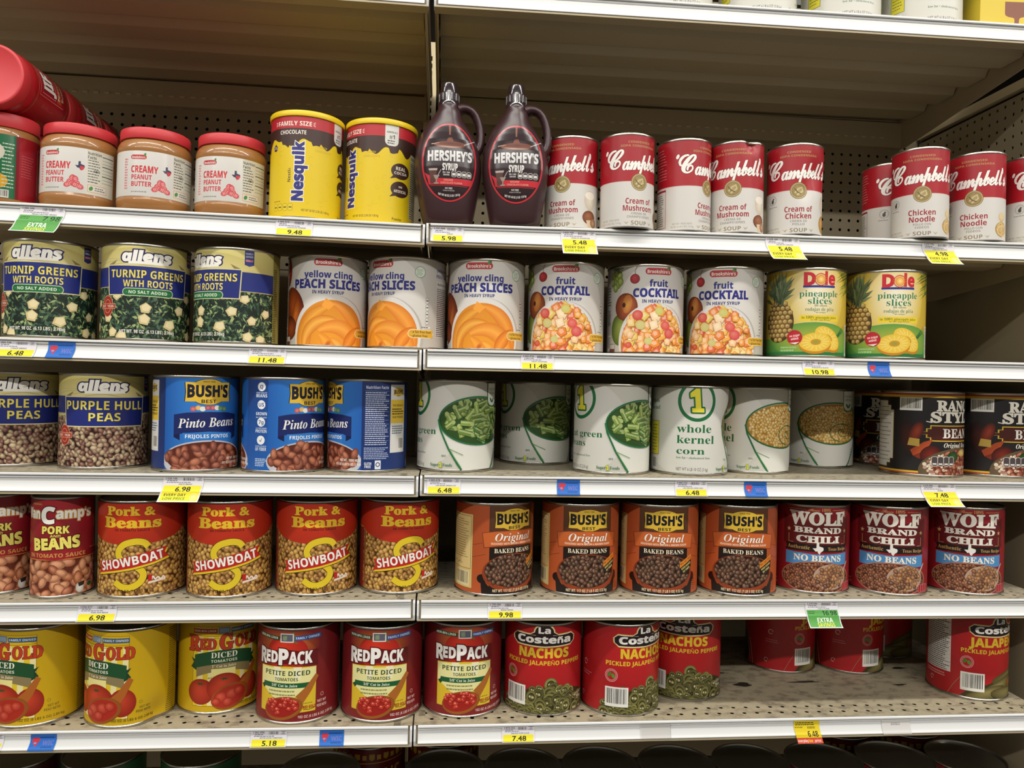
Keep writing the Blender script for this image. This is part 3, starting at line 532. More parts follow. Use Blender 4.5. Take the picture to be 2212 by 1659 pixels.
def ranch(a):
    base(a, '#1d1a1c'); 
    for v in (168, 4): a.r(-FULL * 1.1, v + 5, FULL * 1.1, v + 14 if v > 9 else v + 5, '#a63a1c'); a.r(-FULL * 1.1, v, FULL * 1.1, v + 5, '#d2aa34')
    a.r(-FULL * 1.1, 0, FULL * 1.1, 8, '#a63a1c'); a.r(-FULL * 1.1, 8, FULL * 1.1, 12, '#d2aa34'); a.r(-70, 0, 80, 13, '#1d1a1c')
    cr = '#e6e0d2'
    a.t('RANCH', 0, 151, 21, cr, 'rb', 120, off=.03); a.t('STYLE', -4, 127, 21, cr, 'rb', 136, off=.03, oc='#1d1a1c', ow=.02); a.s([(-80, 118), (-70, 116), (-62, 120)], 2, cr)
    P = [(-72, 110), (72, 110), (72, 103), (80, 103), (80, 96), (90, 96), (90, 90), (80, 90), (80, 83), (72, 83), (72, 76), (-72, 76), (-72, 83), (-80, 83), (-80, 90), (-90, 90), (-90, 96), (-80, 96), (-80, 103), (-72, 103)]
    a.p(P, '#d6b53c'); a.p([(x * .965, 93 + (y - 93) * .88) for x, y in P], '#4a1c16'); a.t('BEANS', 2, 93, 19, '#f0ece2', 'rb', 96, off=.01)
    a.t('Original Recipe', 0, 68, 9.5, '#e8e2d4', 'ri', 86)
    a.e(-112, 80, 22, 40, '#4a1810', '#1d1414', rot=14); a.e(-100, 92, 13, 27, '#a03a20', '#3a120c', rot=-24, hl=(.3, .2)); a.p([(-104, 44), (-78, 58), (-66, 80), (-84, 74), (-110, 56)], '#b04a24'); a.p([(-104, 44), (-78, 58), (-70, 50), (-92, 38)], '#7a2a16'); a.p([(-116, 66), (-92, 64), (-92, 80), (-112, 82)], '#c2a24c'); a.e(-70, 48, 22, 18, '#7a2416', '#3a0e0a', rot=30)
    a.e(10, 14, 104, 50, '#8f7a5a', '#5a4a34', n=48); a.e(14, 14, 90, 45, '#5a2416', n=48)
    a.field(lambda x, y: ((x - 14) / 88) ** 2 + ((y - 14) / 44) ** 2 < 1, -76, -6, 104, 58, 9, ['#8a3a24', '#a3503a', '#74301e', '#b0643e'], 1.35, 1.25, '#2a0e08', '#f0c0a0')
    for k in range(50): x, y = a.rn.uniform(-84, -30), a.rn.uniform(4, 52); a.e(x, y, a.rn.uniform(2, 5), a.rn.uniform(2, 4), mix('#e4dcc4', '#8a2a24', a.rn.random()), n=8, k=.3) if ((x - 10) / 102) ** 2 + ((y - 14) / 48) ** 2 < 1 else 0
    a.e(-20, 44, 15, 11, '#2f5a2a', '#1a3418'); a.e(-30, 40, 9, 8, '#3a6a30', '#1c3a1a'); a.e(14, 52, 18, 8, '#d6c27a', '#a8884a')
    for i in range(4): pill(a, -62 + i * 12.5, 34, 13, 21, '#d4cec4'); pill(a, -62 + i * 12.5, 34, 11.4, 19.4, '#4a4244'); a.r(-66 + i * 12.5, 27, -58 + i * 12.5, 30, '#e0dcd4')
    a.t('NET WT 108 OZ', 36, 20, 5.4, '#d8cfc0', 'sb', 80); a.bar(-134, 140, -88, 168)
    P = [(-226, 16), (-166, 16), (-166, 24), (-156, 24), (-156, 34), (-148, 34), (-148, 140), (-156, 140), (-156, 150), (-166, 150), (-166, 160), (-226, 160)]
    a.p(P, '#c2a458'); a.p([(-188 + (x + 188) * .96, 88 + (y - 88) * .98) for x, y in P], '#d6d3ca'); a.lines(-222, 26, -152, 150, 14, '#6a6660', .18)
def vancamp(a):
    R = 55.; base(a, '#99202a', R=R); a.r(80, 0, 120, 200, '#5a2a1a'); a.r(79, 0, 81, 200, '#b8863c')
    a.r(-180, 0, 180, 74, '#5a2414'); a.field(lambda x, y: y < 70, -88, 0, 88, 72, 17, ['#c27a54', '#b3683f', '#cc8a62', '#a85a38'], 1.5, 1.25, '#4a1a0e', '#ffe0c0')
    a.r(-180, 72, 180, 90, '#8a1c22'); a.r(-180, 73, 180, 74.2, '#c8963c'); a.r(-180, 89, 180, 90.2, '#c8963c')
    a.e(-2, 117, 84, 44, '#7e1820', '#99202a', n=40)
    a.t('Van', -47, 161, 18, '#efece2', 'sb', 33, off=.03, oc='#c8a050', ow=.05); a.t('amp’s', 32, 161, 18, '#efece2', 'sb', 66, off=.03, oc='#c8a050', ow=.05); a.t('C', -15, 158, 30, '#efece2', 'sb', 26, off=.035, oc='#3a1410', ow=.04)
    a.t('PORK', -2, 130, 13.5, '#e6d864', 'sb', 48, off=.03, oc='#3a0e10', ow=.06); a.t('AND', -2, 118.5, 5, '#e6d864', 'sb', 18, oc='#3a0e10', ow=.04); a.t('BEANS', -2, 104, 20, '#ecdf6c', 'sb', 86, off=.04, oc='#3a0e10', ow=.05, rot=3, bw=.12)
    a.t('IN TOMATO SAUCE', -2, 81.5, 7.4, '#c9964a', 'sb', 108); a.t('ORIGINAL', -38, 179, 3.5, '#c9964a', 'sb', 24)
    a.e(42, 16, 8, 10, '#e4e2dc', '#b8b6ae'); a.p([(38, 25), (52, 27), (50, 19), (40, 17)], '#2a2220'); a.e(63, 19, 6.5, 5.5, '#3a4a2a'); a.ring(63, 19, 6.5, 5.5, .8, '#9aa07a')
    for i in range(4): pill(a, 80, 30 + i * 13, 9, 12, '#d49a94'); pill(a, 80, 30 + i * 13, 7.6, 10.6, '#7a1820')
def showboat(a):
    base(a, '#ae2c18', '#8e2318'); a.r(-FULL, 0, FULL, 126, '#4a2a0c')
    a.field(lambda x, y: True, -170, -3, 170, 126, 9.4, ['#c08c3a', '#ae7a2e', '#d0a04c', '#9c6a2a', '#c6943e'], 1.3, 1.2, '#4a2808', '#fff0c0')
    a.p([(-FULL, 126), (-120, 124), (0, 122), (120, 124), (FULL, 126), (FULL, 200), (-FULL, 200)], '#ae2c18'); a.s([(-FULL, 126), (-120, 124), (0, 122), (120, 124), (FULL, 126)], 1.6, '#c8903a')
    a.e(-2, 140, 116, 40, '#bc3218', '#ae2c18', n=40)
    a.t('Pork &', -4, 163, 15.5, '#e2bb2e', 'rb', 92, off=.026); a.t('Beans', -2, 141.5, 18.5, '#e2bb2e', 'rb', 110, off=.028); a.t('IN TOMATO SAUCE', 0, 127.5, 4.4, '#4a1010', 'sb', 64)
    Sx = [(30, 96), (22, 104), (6, 106), (-14, 100), (-24, 86), (-18, 72), (-2, 64), (14, 56), (22, 44), (16, 30), (0, 21), (-16, 22), (-30, 31)]
    def sm(P, n=6):
        o = []
        for i in range(len(P) - 1):
            p0, p1, p2, p3 = P[max(i - 1, 0)], P[i], P[i + 1], P[min(i + 2, len(P) - 1)]
            for k in range(n):
                t = k / n; o.append(tuple(.5 * (2 * p1[j] + (p2[j] - p0[j]) * t + (2 * p0[j] - 5 * p1[j] + 4 * p2[j] - p3[j]) * t * t + (3 * p1[j] - p0[j] - 3 * p2[j] + p3[j]) * t ** 3) for j in (0, 1)))
        return o + [P[-1]]
    q = sm(Sx); a.s(q, 13.6, '#3a2408'); a.s(q, 12, '#dcc02a')
    rb = lambda d, w: [(-74, 44 + d), (-40, 50 + d), (0, 57 + d), (40, 66 + d), (68, 74 + d), (60, 83 + d + w * .1), (66, 94 + d + w), (40, 89 + d + w), (0, 79 + d + w), (-40, 71 + d + w), (-72, 66 + d + w), (-67, 55 + d)]
    a.p([(x + 2, y - 4.5) for x, y in rb(0, 0)], '#3a2408'); a.p([(x + 2, y - 3.4) for x, y in rb(0, 0)], '#dcc02a'); a.p(rb(0, 0), '#b8221e')
    a.t('SHOWBOAT', -3, 69.5, 16, '#f2ece2', 'sb', 124, off=.01, rot=10.5, oc='#6a100c', ow=.022, bw=.12)
    a.p([(30, 26), (62, 30), (63, 34), (31, 30)], '#e6d4c4'); a.s(sm([(31, 40), (35, 33), (39, 39), (43, 33), (48, 37), (53, 32), (58, 37), (61, 33)], 4), 2.6, '#f0e0d4'); a.r(30, 31, 37, 43, '#b8221e')
    a.t('NET WT. 112 OZ (7 LB) 3.18 kg', -6, 14, 5.4, '#3e220a', 'sb', 92); a.r(-FULL, 0, -106, 122, '#7c1e1c'); a.r(-104, 8, -98, 118, '#8a4a2a')
def baked(a):
    base(a, '#b5552a', '#a34a26'); a.r(-52, 0, 52, 96, '#1e120e'); a.r(-53, 96, 53, 200, '#4a2c1a', '#5a3622')
    for s_ in (-1, 1): a.s([(s_ * 66, 104), (s_ * 90, 98), (s_ * 130, 102)], 1, '#7a3418'); a.s([(s_ * 60, 82), (s_ * 90, 74), (s_ * 130, 78)], 1, '#7a3418')
    bushbadge(a, 0, 150, 43, 44, '#d4ae38', '#14131e', '#2a1c12', 1, 'SINCE 1908')
    a.p([(-68, 124), (-40, 128), (0, 129.5), (40, 128), (68, 124), (64, 94), (36, 98), (0, 99.5), (-36, 98), (-64, 94)], '#8a3c1c'); a.p([(-66, 123), (-40, 126.6), (0, 128), (40, 126.6), (66, 123), (62, 96), (36, 99.4), (0, 101), (-36, 99.4), (-62, 96)], '#c4622e')
    a.t('Original', 1, 116, 14.5, '#f4ece0', 'ri', 84, oc='#6a2c14', ow=.02); a.t('SEASONED WITH BACON & BROWN SUGAR', 0, 103.5, 3.9, '#f0d8c0', 'sb', 98); a.t('BAKED BEANS', 0, 89.5, 8.4, '#efe2c4', 'rb', 84)
    a.e(-66, 34, 11, 9, '#1a100e'); a.e(66, 38, 10, 10, '#3a1812'); a.p([(-70, 40), (-52, 20), (-30, 4), (30, 4), (52, 20), (70, 42), (66, 0), (-66, 0)], '#1a100e')
    a.e(0, 46, 66, 38, '#a84a26', '#8a3a1c', n=44); a.e(0, 50, 61, 32, '#2a140c', n=44)
    a.field(lambda x, y: (x / 59) ** 2 + ((y - 50) / 31) ** 2 < 1, -62, 16, 62, 84, 8.6, ['#5e3a24', '#4a2c1c', '#6e4630', '#553222'], 1.35, 1.2, '#1a0c08', '#f4d8b8')
    a.p([(34, 57), (64, 74), (64, 84), (34, 68)], '#d8862a'); a.t('99% FAT FREE', 49, 71, 4.4, '#8e1c14', 'sb', 30, rot=28); a.p([(36, 42), (64, 58), (64, 74), (34, 57)], '#231a16'); a.t('GOOD SOURCE', 50, 61, 4, '#e0d080', 'sb', 27, rot=28); a.t('OF FIBER', 51, 54, 4, '#e0d080', 'sb', 20, rot=28)
    a.t('NET WT. 117 OZ (7 LB 5 OZ) 3.32 kg', 0, 12, 5.4, '#e6d8b0', 'sb', 88); a.lines(70, 10, 80, 34, 6, '#5a2010', .4)
    a.r(-172, 12, -88, 158, '#8a5a22'); a.r(-171, 13, -89, 157, '#d2b878'); a.r(-168, 50, -92, 154, '#8a6a32'); a.r(-167, 51, -93, 153, '#d6be82'); a.lines(-164, 70, -97, 148, 17, '#6a5228', .25); a.s([(-150, 58), (-140, 63), (-134, 57), (-126, 62), (-116, 58)], 1, '#4a3818'); a.bar(-140, 16, -96, 46, bgc='#d8cba0')
def texas(a, u, v, h, c):
    P = [(-.12, .5), (.1, .5), (.1, .22), (.3, .16), (.46, .12), (.5, -.02), (.46, -.16), (.26, -.3), (.16, -.5), (.04, -.42), (-.06, -.22), (-.2, -.26), (-.3, -.14), (-.46, .02), (-.14, .04)]
    a.p([(u + x * h, v + y * h) for x, y in P], c)
def star(a, u, v, r, c): a.p([(u + (r if k % 2 == 0 else r * .42) * math.cos(math.radians(90 + 36 * k)), v + (r if k % 2 == 0 else r * .42) * math.sin(math.radians(90 + 36 * k))) for k in range(10)], c)
def wolf(a):
    base(a, '#8c1a22'); a.r(-74, 100, 74, 160, '#5e1418'); a.e(0, 160, 70, 12, '#6e161c', '#8c1a22')
    cr, go = '#e4ddd0', '#c0985c'
    a.t('Since 1895', 0, 172, 6, go, 'sc', 46); a.r(-62, 171.5, -28, 172.3, go); a.r(28, 171.5, 62, 172.3, go)
    a.t('WOLF', 0, 154, 24, cr, 'rb', 122, off=.036, oc='#4a0c10', ow=.02, bw=.14); a.t('BRAND', 0, 130, 11, cr, 'rb', 102, off=.03, oc='#3a0a0e', ow=.02); a.t('CHILI', 0, 111.5, 13, cr, 'rb', 92, off=.034, oc='#3a0a0e', ow=.02)
    for s_ in (-1, 1): star(a, s_ * 62, 129, 5, go); a.s([(s_ * 62, 120), (s_ * 62, 103), (s_ * 52, 103)], 1, go)
    a.p([(-70, 101), (70, 101), (66, 94), (70, 86), (-70, 86), (-66, 94)], '#211614'); a.t('Authentic', -41, 94, 7.2, go, 'rb', 46); a.t('Texas Recipe', 42, 93, 6.4, go, 'rb', 46); texas(a, -2, 93, 23, '#e6e2da')
    a.p([(-68, 84), (0, 81), (68, 84), (68, 60), (0, 58), (-68, 58)], '#4d8cc2'); a.t('NO BEANS', 0, 73, 11.5, '#eae6da', 'rb', 102, off=.02, oc='#34507a', ow=.02, bw=.06)
    a.e(0, 33, 78, 34, '#8a4a3a', '#a8705c', n=44); a.e(0, 33, 75, 31.5, '#4e2216', n=44)
    a.field(lambda x, y: (x / 73) ** 2 + ((y - 33) / 30) ** 2 < 1, -76, 2, 76, 66, 6.6, ['#7a4228', '#8e5436', '#66321e', '#9c6444'], 1.3, 1.3, '#2c1008', '#ffd8b0')
    a.e(28, 36, 38, 26, '#6a3a24', '#b89a84', n=36); a.field(lambda x, y: ((x - 28) / 35) ** 2 + ((y - 37) / 23) ** 2 < 1, -8, 12, 64, 62, 8.5, ['#845030', '#9c6a42', '#5e321e', '#b07a4a'], 1.2, 1.2, '#2c1008', '#ffe0b8')
    a.s([(60, 48), (72, 66)], 5, '#b8a498', 3)
    for i in range(4): pill(a, 62 + i * 7.4, 15, 8, 17, '#cc8a86'); pill(a, 62 + i * 7.4, 15, 6.6, 15.6, '#a01e2c')
    a.lines(-116, 10, -86, 24, 2, '#b86a68', .6)
def redgold(a):
    base(a, '#c8a414', '#b89612'); a.r(-62, 16, 62, 170, '#8a6a14'); a.r(-61, 17, 61, 169, '#e2d79a')
    for i in range(6): a.r(-61 + i * 20.4, 17, -51 + i * 20.4, 169, '#d8bc2a')
    a.r(-61, 150, 61, 169, '#c8a414'); a.s([(-62, 153), (0, 151), (62, 153)], .8, '#8a6a14'); a.s([(-62, 149), (0, 147), (62, 149)], .8, '#8a6a14')
    a.r(-62, 157, -14, 166, '#9c2a1e'); a.t('NON-BPA LINER', -38, 161.5, 4, '#e0c8a0', 'sb', 44); a.r(-12, 156, 10, 168, '#5e7488'); a.r(-10, 158, 8, 166, '#8296a4'); a.r(12, 157, 62, 166, '#35506e'); a.t('FAMILY OWNED', 37, 161.5, 4, '#c4d0da', 'sb', 46)
    [a.t(q, u, v, h, '#b23a1e', 'rb', w, off=.03, oc='#6a2412', ow=.03) for q, u, v, h, w in (('ED', -32, 136, 19, 34), ('OLD', 46, 138, 21, 52), ('R', -59, 138, 28, 25), ('G', 4, 139, 28, 27))]
    a.p([(-66, 110), (-52, 104), (-52, 84), (-66, 92), (-60, 101)], '#1a3d24'); a.p([(66, 110), (52, 104), (52, 84), (66, 92), (60, 101)], '#1a3d24')
    arcp = lambda y0, y1, w, k: [(x, y1 - k * (x / w) ** 2) for x in np.linspace(-w, w, 13)] + [(x, y0 - k * (x / w) ** 2) for x in np.linspace(w, -w, 13)]
    a.p(arcp(84, 102, 54, 12), '#857650'); a.p(arcp(98, 124, 58, 9), '#1d4a2a'); a.t('DICED', 0, 114.5, 10.5, '#eeead6', 'rb', 50); a.t('TOMATOES', 0, 103, 5.4, '#d8d8be', 'sb', 50); a.t('1" Cut in Juice', 0, 93, 5, '#e2dcc0', 'rb', 46)
    a.r(-24, 74, 22, 88, '#e6dd8e'); a.lines(-30, 68, 28, 73, 1, '#a89a50', .6)
    def tom(u, v, rr, rv): a.e(u, v, rr, rv, '#c8442a', '#8e2414', hl=(-.2, .35)); [a.s([(u - 1, v + rv * .62), (u - 1 + 9 * math.cos(q), v + rv * .62 + 4 * math.sin(q))], 2.4, '#3a4a24', .5, k=.3) for q in (0, 1, 2.2, 3.2, 4.2, 5.4)]
    tom(-44, 44, 27, 25); tom(52, 46, 24, 26); tom(2, 50, 34, 29); a.s([(66, 90), (50, 62), (34, 44)], 9, '#a85e24', 22); a.e(14, 32, 38, 24, '#b0682a', '#8e4c1c', rot=14); a.e(12, 32, 33, 20, '#a82a1c', rot=14)
    for u, v, q in ((-4, 32, 13), (16, 36, 13), (30, 40, 10), (8, 22, 10), (-14, 24, 9)): a.e(u, v, q, q * .86, '#d25a42', '#9c2014', hl=(-.2, .3))
    a.ring(84, 44, 3, 3, .8, '#7a6a14'); a.t('NET WT', 92, 34, 4.6, '#6e5c12', 'sb', 20); a.t('PESO NETO', 90, 27, 4.6, '#6e5c12', 'sb', 28); a.t('102 OZ (6 LBS 6 OZ) 2.89 kg', 72, 14, 4.6, '#6e5c12', 'sb', 80)
    for i in range(44): a.s([(142, 8 + i * 3.7), (166, 6 + i * 3.7)], 1.3, '#4a4018', k=.3)
def redpack(a):
    base(a, '#7c1d20', '#701b1e'); a.e(0, 150, 66, 32, '#c8702c', '#7c1d20', n=40); a.e(0, 134, 42, 34, '#d0341e', '#a02018', n=36, hl=(-.2, .5))
    for q in (.1, .7, 1.5, 2.4, 3.0, 3.7, 5.6): a.s([(4, 162), (4 + 22 * math.cos(q), 160 + 11 * math.sin(q))], 6, '#4f7034', 1, k=.4)
    a.s([(4, 160), (8, 170), (14, 173)], 4, '#4f7034')
    a.p([(-66, 169), (-15, 166), (-15, 158), (-64, 161)], '#27402a'); a.t('NON-BPA LINER', -40, 163.6, 4.4, '#d8dcc8', 'sb', 44, rot=-3); a.r(-13, 155, 13, 172, '#d8d4cc'); a.r(-11, 157, 11, 170, '#5a5a6a'); a.r(-8, 159, 0, 168, '#7a8a6a'); a.p([(15, 158), (66, 161), (66, 170), (15, 167)], '#2d4d8a'); a.t('FAMILY OWNED', 40, 164, 4.4, '#c8d4ea', 'sb', 46, rot=3)
    a.p([(-60, 112), (-40, 114), (0, 114), (40, 112), (62, 108), (60, 140), (30, 138), (0, 142), (-30, 138), (-60, 140)], '#5e1216'); [a.t(q, u, v, h, '#f0ece6', 'sb', w, off=.03, oc='#4a0c10', ow=.05) for q, u, v, h, w in (('ED', -31.5, 126.5, 21, 28), ('ACK', 27, 126, 22, 46), ('R', -53, 126, 28, 19), ('P', -6, 127.5, 29, 20))]; a.p([(-58, 107), (0, 110), (58, 107), (58, 22), (-58, 22)], '#d8b82e'); a.p([(-57, 106), (57, 106), (58, 76), (8, 46), (-20, 46), (-57, 72)], '#e6e09c')
    for u in (-26, 14): a.p([(u, 108), (u + 15, 108), (u + 13, 84), (u + 3, 84)], '#ece8c0')
    g = '#26412c'; a.t('PETITE DICED', 0, 96.5, 8.8, g, 'sb', 92); a.t('TOMATOES', 0, 85, 6, g, 'sb', 46); a.p([(-50, 78), (52, 78), (46, 73), (50, 68.5), (-50, 68.5)], '#1f5a34'); a.p([(-50, 74), (-56, 70), (-50, 64), (-46, 68)], '#174a2a'); a.t('3/8" Cut in Juice', -4, 73.2, 5, '#e8ecd8', 'rb', 52); a.lines(-36, 52, 26, 66, 2, '#8a8a5a', .4)
    a.s([(60, 90), (44, 66), (26, 46)], 8, '#a86428', 20); a.e(-6, 30, 40, 22, '#b5742f', '#8e521c', rot=10); a.e(-8, 31, 35, 18, '#9a2018', rot=10)
    for k in range(26):
        u, v = -8 + a.rn.uniform(-30, 30), 33 + a.rn.uniform(-14, 16)
        if ((u + 8) / 33) ** 2 + ((v - 33) / 18) ** 2 < 1: q = a.rn.uniform(5, 8); t = a.rn.uniform(0, 90); P = [(u + q * math.cos(math.radians(t + m * 90)), v + q * .85 * math.sin(math.radians(t + m * 90))) for m in range(4)]; a.p(P, '#8e1a14', .4); a.p([(u + (x - u) * .86 - .4, v + (y - v) * .8 + .9) for x, y in P], '#c23c2c', .4); a.e(u - 1, v + 2, q * .3, q * .18, '#e89a88', n=8, k=.4)
    a.t('RED GOLD', 46, 31, 5.4, '#a83220', 'sb', 25, oc='#5a2a12', ow=.03); a.lines(32, 37, 56, 40, 1, '#8a7a2a'); a.s([(34, 27), (46, 26), (56, 28)], 1, '#3a2a10')
    a.ring(72, 50, 3.6, 3.6, .8, '#d8a8a0'); a.t('NET WT', 72, 38, 5, '#dcc0b8', 'sb', 20); a.t('PESO NETO', 72, 29, 5, '#dcc0b8', 'sb', 22); a.t('102 OZ (6 LBS 6 OZ) 2.89 kg', 62, 13, 5, '#dcc0b8', 'sb', 76, arc=.0006)
    a.facts(130, 10, 190, 160, '#8a3a38', '#d8b8b0')
def costena(a, nacho, side=True):
    base(a, '#a81c20', '#9a1a1e'); a.e(0, 120, 120, 60, '#b82022', '#a81c20')
    for k, (c, g) in enumerate((('#d2a84a', 3.4), ('#e6dcb8', 2.2), ('#231618', .4))):
        a.e(0, 165, 19 + g, 14 + g, c, n=36); P = [(-60, 160 + g), (-22, 158 + g), (22, 158 + g), (60, 160 + g), (67 + g, 155), (66 + g, 146), (58, 140 - g), (0, 138 - g), (-58, 140 - g), (-66 - g, 146), (-67 - g, 155)]; a.p(P, c); a.p([(-30 - g, 159), (-16, 166 + g), (16, 166 + g), (30 + g, 159)], c)
    a.t('La', 0, 169, 12, '#ece8e0', 'sb', 25, off=.02); a.t('Costeña', 0, 150.5, 13.5, '#ece8e0', 'sb', 116, off=.03)
    y = '#dcba30'
    if nacho: a.t('NACHOS', 0, 124, 18, y, 'sb', 108, off=.03)
    else: a.t('JALAPEÑOS', 6, 124, 18, y, 'sb', 150, off=.03)
    a.t('PICKLED JALAPEÑO PEPPERS', 2, 104.5, 8.4, y, 'sb', 172, off=.01)
    a.ring(-72, 80, 13, 13, 1, '#d8a0a0'); a.ring(-72, 80, 11, 11, 2.4, '#c47070'); a.e(-76, 82, 5, 3.4, '#4a7a2a', rot=60); a.e(-68, 79, 5, 3.4, '#5a8a34', rot=120)
    if nacho:
        pts = [(a.rn.uniform(-90, 110), a.rn.uniform(-4, 62)) for _ in range(125)]; pts.sort(key=lambda q: -q[1])
        a.p([(-90, 0), (-90, 22), (-60, 40), (-30, 52), (20, 60), (60, 54), (90, 44), (116, 30), (116, 0)], '#34301a')
        for x, v in pts:
            if v > 64 - abs(x - 5) ** 1.5 * .045: continue
            q = a.rn.uniform(9, 15); t = a.rn.uniform(0, 180); sq = a.rn.uniform(.55, 1); c = mix('#4a4824', '#8a8648', a.rn.random())
            a.e(x, v, q, q * sq, mix(c, '#1c1a0c', .55), rot=t, n=16, k=.4); a.e(x, v, q * .92, q * sq * .92, mix(c, '#d8d09a', .15), c, rot=t, n=16, k=.4); a.e(x, v, q * .64, q * sq * .62, '#6a643a', '#26230f', rot=t, n=12, k=.4); a.e(x + q * .18, v, q * .22, q * sq * .3, '#cfc89c', '#8a8452', n=8, rot=t, k=.4); a.e(x - q * .25, v + 1, q * .14, q * sq * .2, '#cfc89c', n=8, k=.4)
        a.t('NET WT 6 LB', 88, 34, 5, '#d4cfb8', 'sb', 30, rot=6); a.t('2.8 kg', 90, 26, 5, '#d4cfb8', 'sb', 18, rot=6)
    else:
        a.p([(-90, 0), (-70, 22), (-30, 36), (10, 52), (60, 60), (110, 40), (130, 0)], '#3a3218')
        for u, v, L, w, t in ((40, 50, 62, 15, 8), (70, 34, 46, 14, -50), (0, 30, 52, 14, 22), (-30, 16, 46, 13, 16), (30, 14, 54, 14, -4), (90, 16, 40, 14, 30), (64, 20, 30, 12, -70)): a.e(u, v - 1.5, L, w + 1.5, '#2c260f', rot=t, n=24); a.e(u, v, L, w, '#8e8350', '#4c4522', rot=t, n=24, hl=(0, .3))
        a.e(40, 36, 15, 9, '#b0702a', '#8a4c18', rot=20)
        a.s([(-112, 0), (-98, 26), (-84, 46)], 1, '#8a7a5a')
    a.bar(-84, 19, -37, 58)
    if side: a.facts(-172, 50, -104, 178, '#cfcac2'); a.lines(-172, 36, -108, 46, 2, '#cf8a88')
    else: a.ring(-140, 92, 6, 6, 1.6, '#d8b0aa', a1=320, n=9); a.lines(-152, 66, -118, 76, 2, '#cf8a88', .25); a.s([(-186, 0), (-192, 30), (-200, 64)], 2, '#c4a888')
    a.p([(-214, 0), (-200, 30), (-206, 70), (-254, 90), (-254, 0)], '#3a3218'); a.s([(-196, 0), (-204, 40), (-210, 74)], 1.6, '#c4a888'); a.ring(-150, 26, 5, 5, 1.4, '#d8a8a4', a1=300)
    a.s([(126, 82), (131, 90), (136, 82), (127, 82)], 1.6, '#dcb0a8'); a.lines(118, 66, 146, 74, 2, '#cf7a78', .3)
def campbell(a, kind):
    R = 54.8; base(a, '#d3d0ca', R=R); a.r(-PI * R, 92, PI * R, 200, '#a81a26', '#9c1822'); a.s([(-180, 92), (180, 92)], .8, '#c8a8a0')
    a.t('CONDENSED', 0, 170, 4.2, '#b08a52', 'sb', 48); a.t('SOPA CONDENSADA', 0, 162.5, 4.2, '#b08a52', 'sb', 78)
    a.t('C', -50, 136, 36, '#f2efe8', 'sc', 37, off=.018, oc='#6a0e16', ow=.014, rot=2); a.t("ampbell’s", 18, 133, 32, '#f2efe8', 'sc', 108, off=.019, oc='#6a0e16', ow=.014, rot=2.5)
    a.e(-70, 151, 3, 5, '#f2efe8', rot=-25)
    a.e(0, 91, 17.5, 17, '#b09a66', '#83703e', n=36); a.ring(0, 91, 16, 15.5, 1, '#d0bc88'); a.s([(-8, 86), (-2, 94), (6, 98), (8, 90), (2, 86), (-4, 82)], 3.4, '#c8b888'); a.s([(-9, 96), (-3, 88), (5, 84)], 2.2, '#6a5a30')
    red = '#9a1c2e'; gy = '#8e8a82'
    n1, n2, s1, s2 = {'m': ('Cream of', 'Mushroom', 'CREMA DE', 'CHAMPIÑONES'), 'c': ('Cream of', 'Chicken', 'CREMA DE', 'POLLO'), 'n': ('Chicken', 'Noodle', 'POLLO CON', 'FIDEOS')}[kind]
    a.t(n1, 0, 53.5, 11, red, 'sb', 56 if kind != 'n' else 52, off=.005); a.t(n2, 0, 39.5, 11, red, 'sb', {'m': 66, 'c': 52, 'n': 49}[kind], off=.005); a.t(s1, 0, 29, 4.6, gy, 'sb', 33); a.t(s2, 0, 22.5, 4.6, gy, 'sb', {'m': 50, 'c': 24, 'n': 26}[kind])
    a.t('SOUP', 0, 10.5, 8, '#8a7c64', 'sb', 34)
    for s_ in (-1, 1): [a.s([(s_ * 26, 8), (s_ * 26 + q, 13)], 1.4, '#b0a488', .5) for q in (-5, -2, 2, 5)]
    if kind == 'm': a.e(62, 60, 15, 20, '#e6dccc', '#c9bba6'); a.e(62, 70, 13, 8, '#efe6d8'); a.e(60, 26, 17, 14, '#a86a44', '#6a3620', hl=(-.2, .3)); a.p([(52, 20), (68, 22), (66, 6), (56, 6)], '#d8c0a0'); a.e(72, 16, 9, 10, '#c8a080', '#8a5434')
    elif kind == 'c': a.e(64, 64, 13, 20, '#e2d8c8', '#c4b8a4'); a.e(64, 26, 16, 18, '#d9ac5c', '#a87830', hl=(-.2, .3))
    else:
        a.e(60, 26, 18, 16, '#d8b878', '#a88448')
        for k in range(9): a.ring(60 + a.rn.uniform(-5, 5), 26 + a.rn.uniform(-4, 5), a.rn.uniform(7, 16), a.rn.uniform(6, 14), 1.7, mix('#ecd8a4', '#c49a54', a.rn.random()), n=24)
        a.e(60, 52, 10, 9, '#e6d2a0', '#cdb078'); a.p([(52, 50), (68, 50), (66, 62), (54, 62)], '#dcc79a')
    if kind != 'm': a.ring(-56, 76, 10, 10, .8, '#8e8a84'); a.ring(-56, 76, 8, 8, .7, '#a8a49c'); a.e(-56, 74, 3.4, 4.4, '#4a4844'); a.e(-54, 79, 2, 2, '#4a4844'); a.lines(-68, 60, -44, 64, 1, '#9a968e')
    a.t('NET WT / PESO NETO', -60, 16, 3.8, '#a39c8e', 'sb', 40); a.t('50 OZ (3 LB 2 OZ) 1.4 kg', -60, 10, 3.8, '#a39c8e', 'sb', 46)
    for k in range(11): a.lines(-132, 168 - k * 6, -94, 171 - k * 6, 1, '#cf8a8c', .4)
    a.r(-140, 10, -96, 88, '#9a1c2e'); a.r(-139, 11, -97, 84, '#d0cdc7'); a.lines(-136, 14, -100, 80, 15, '#54504c', .35)
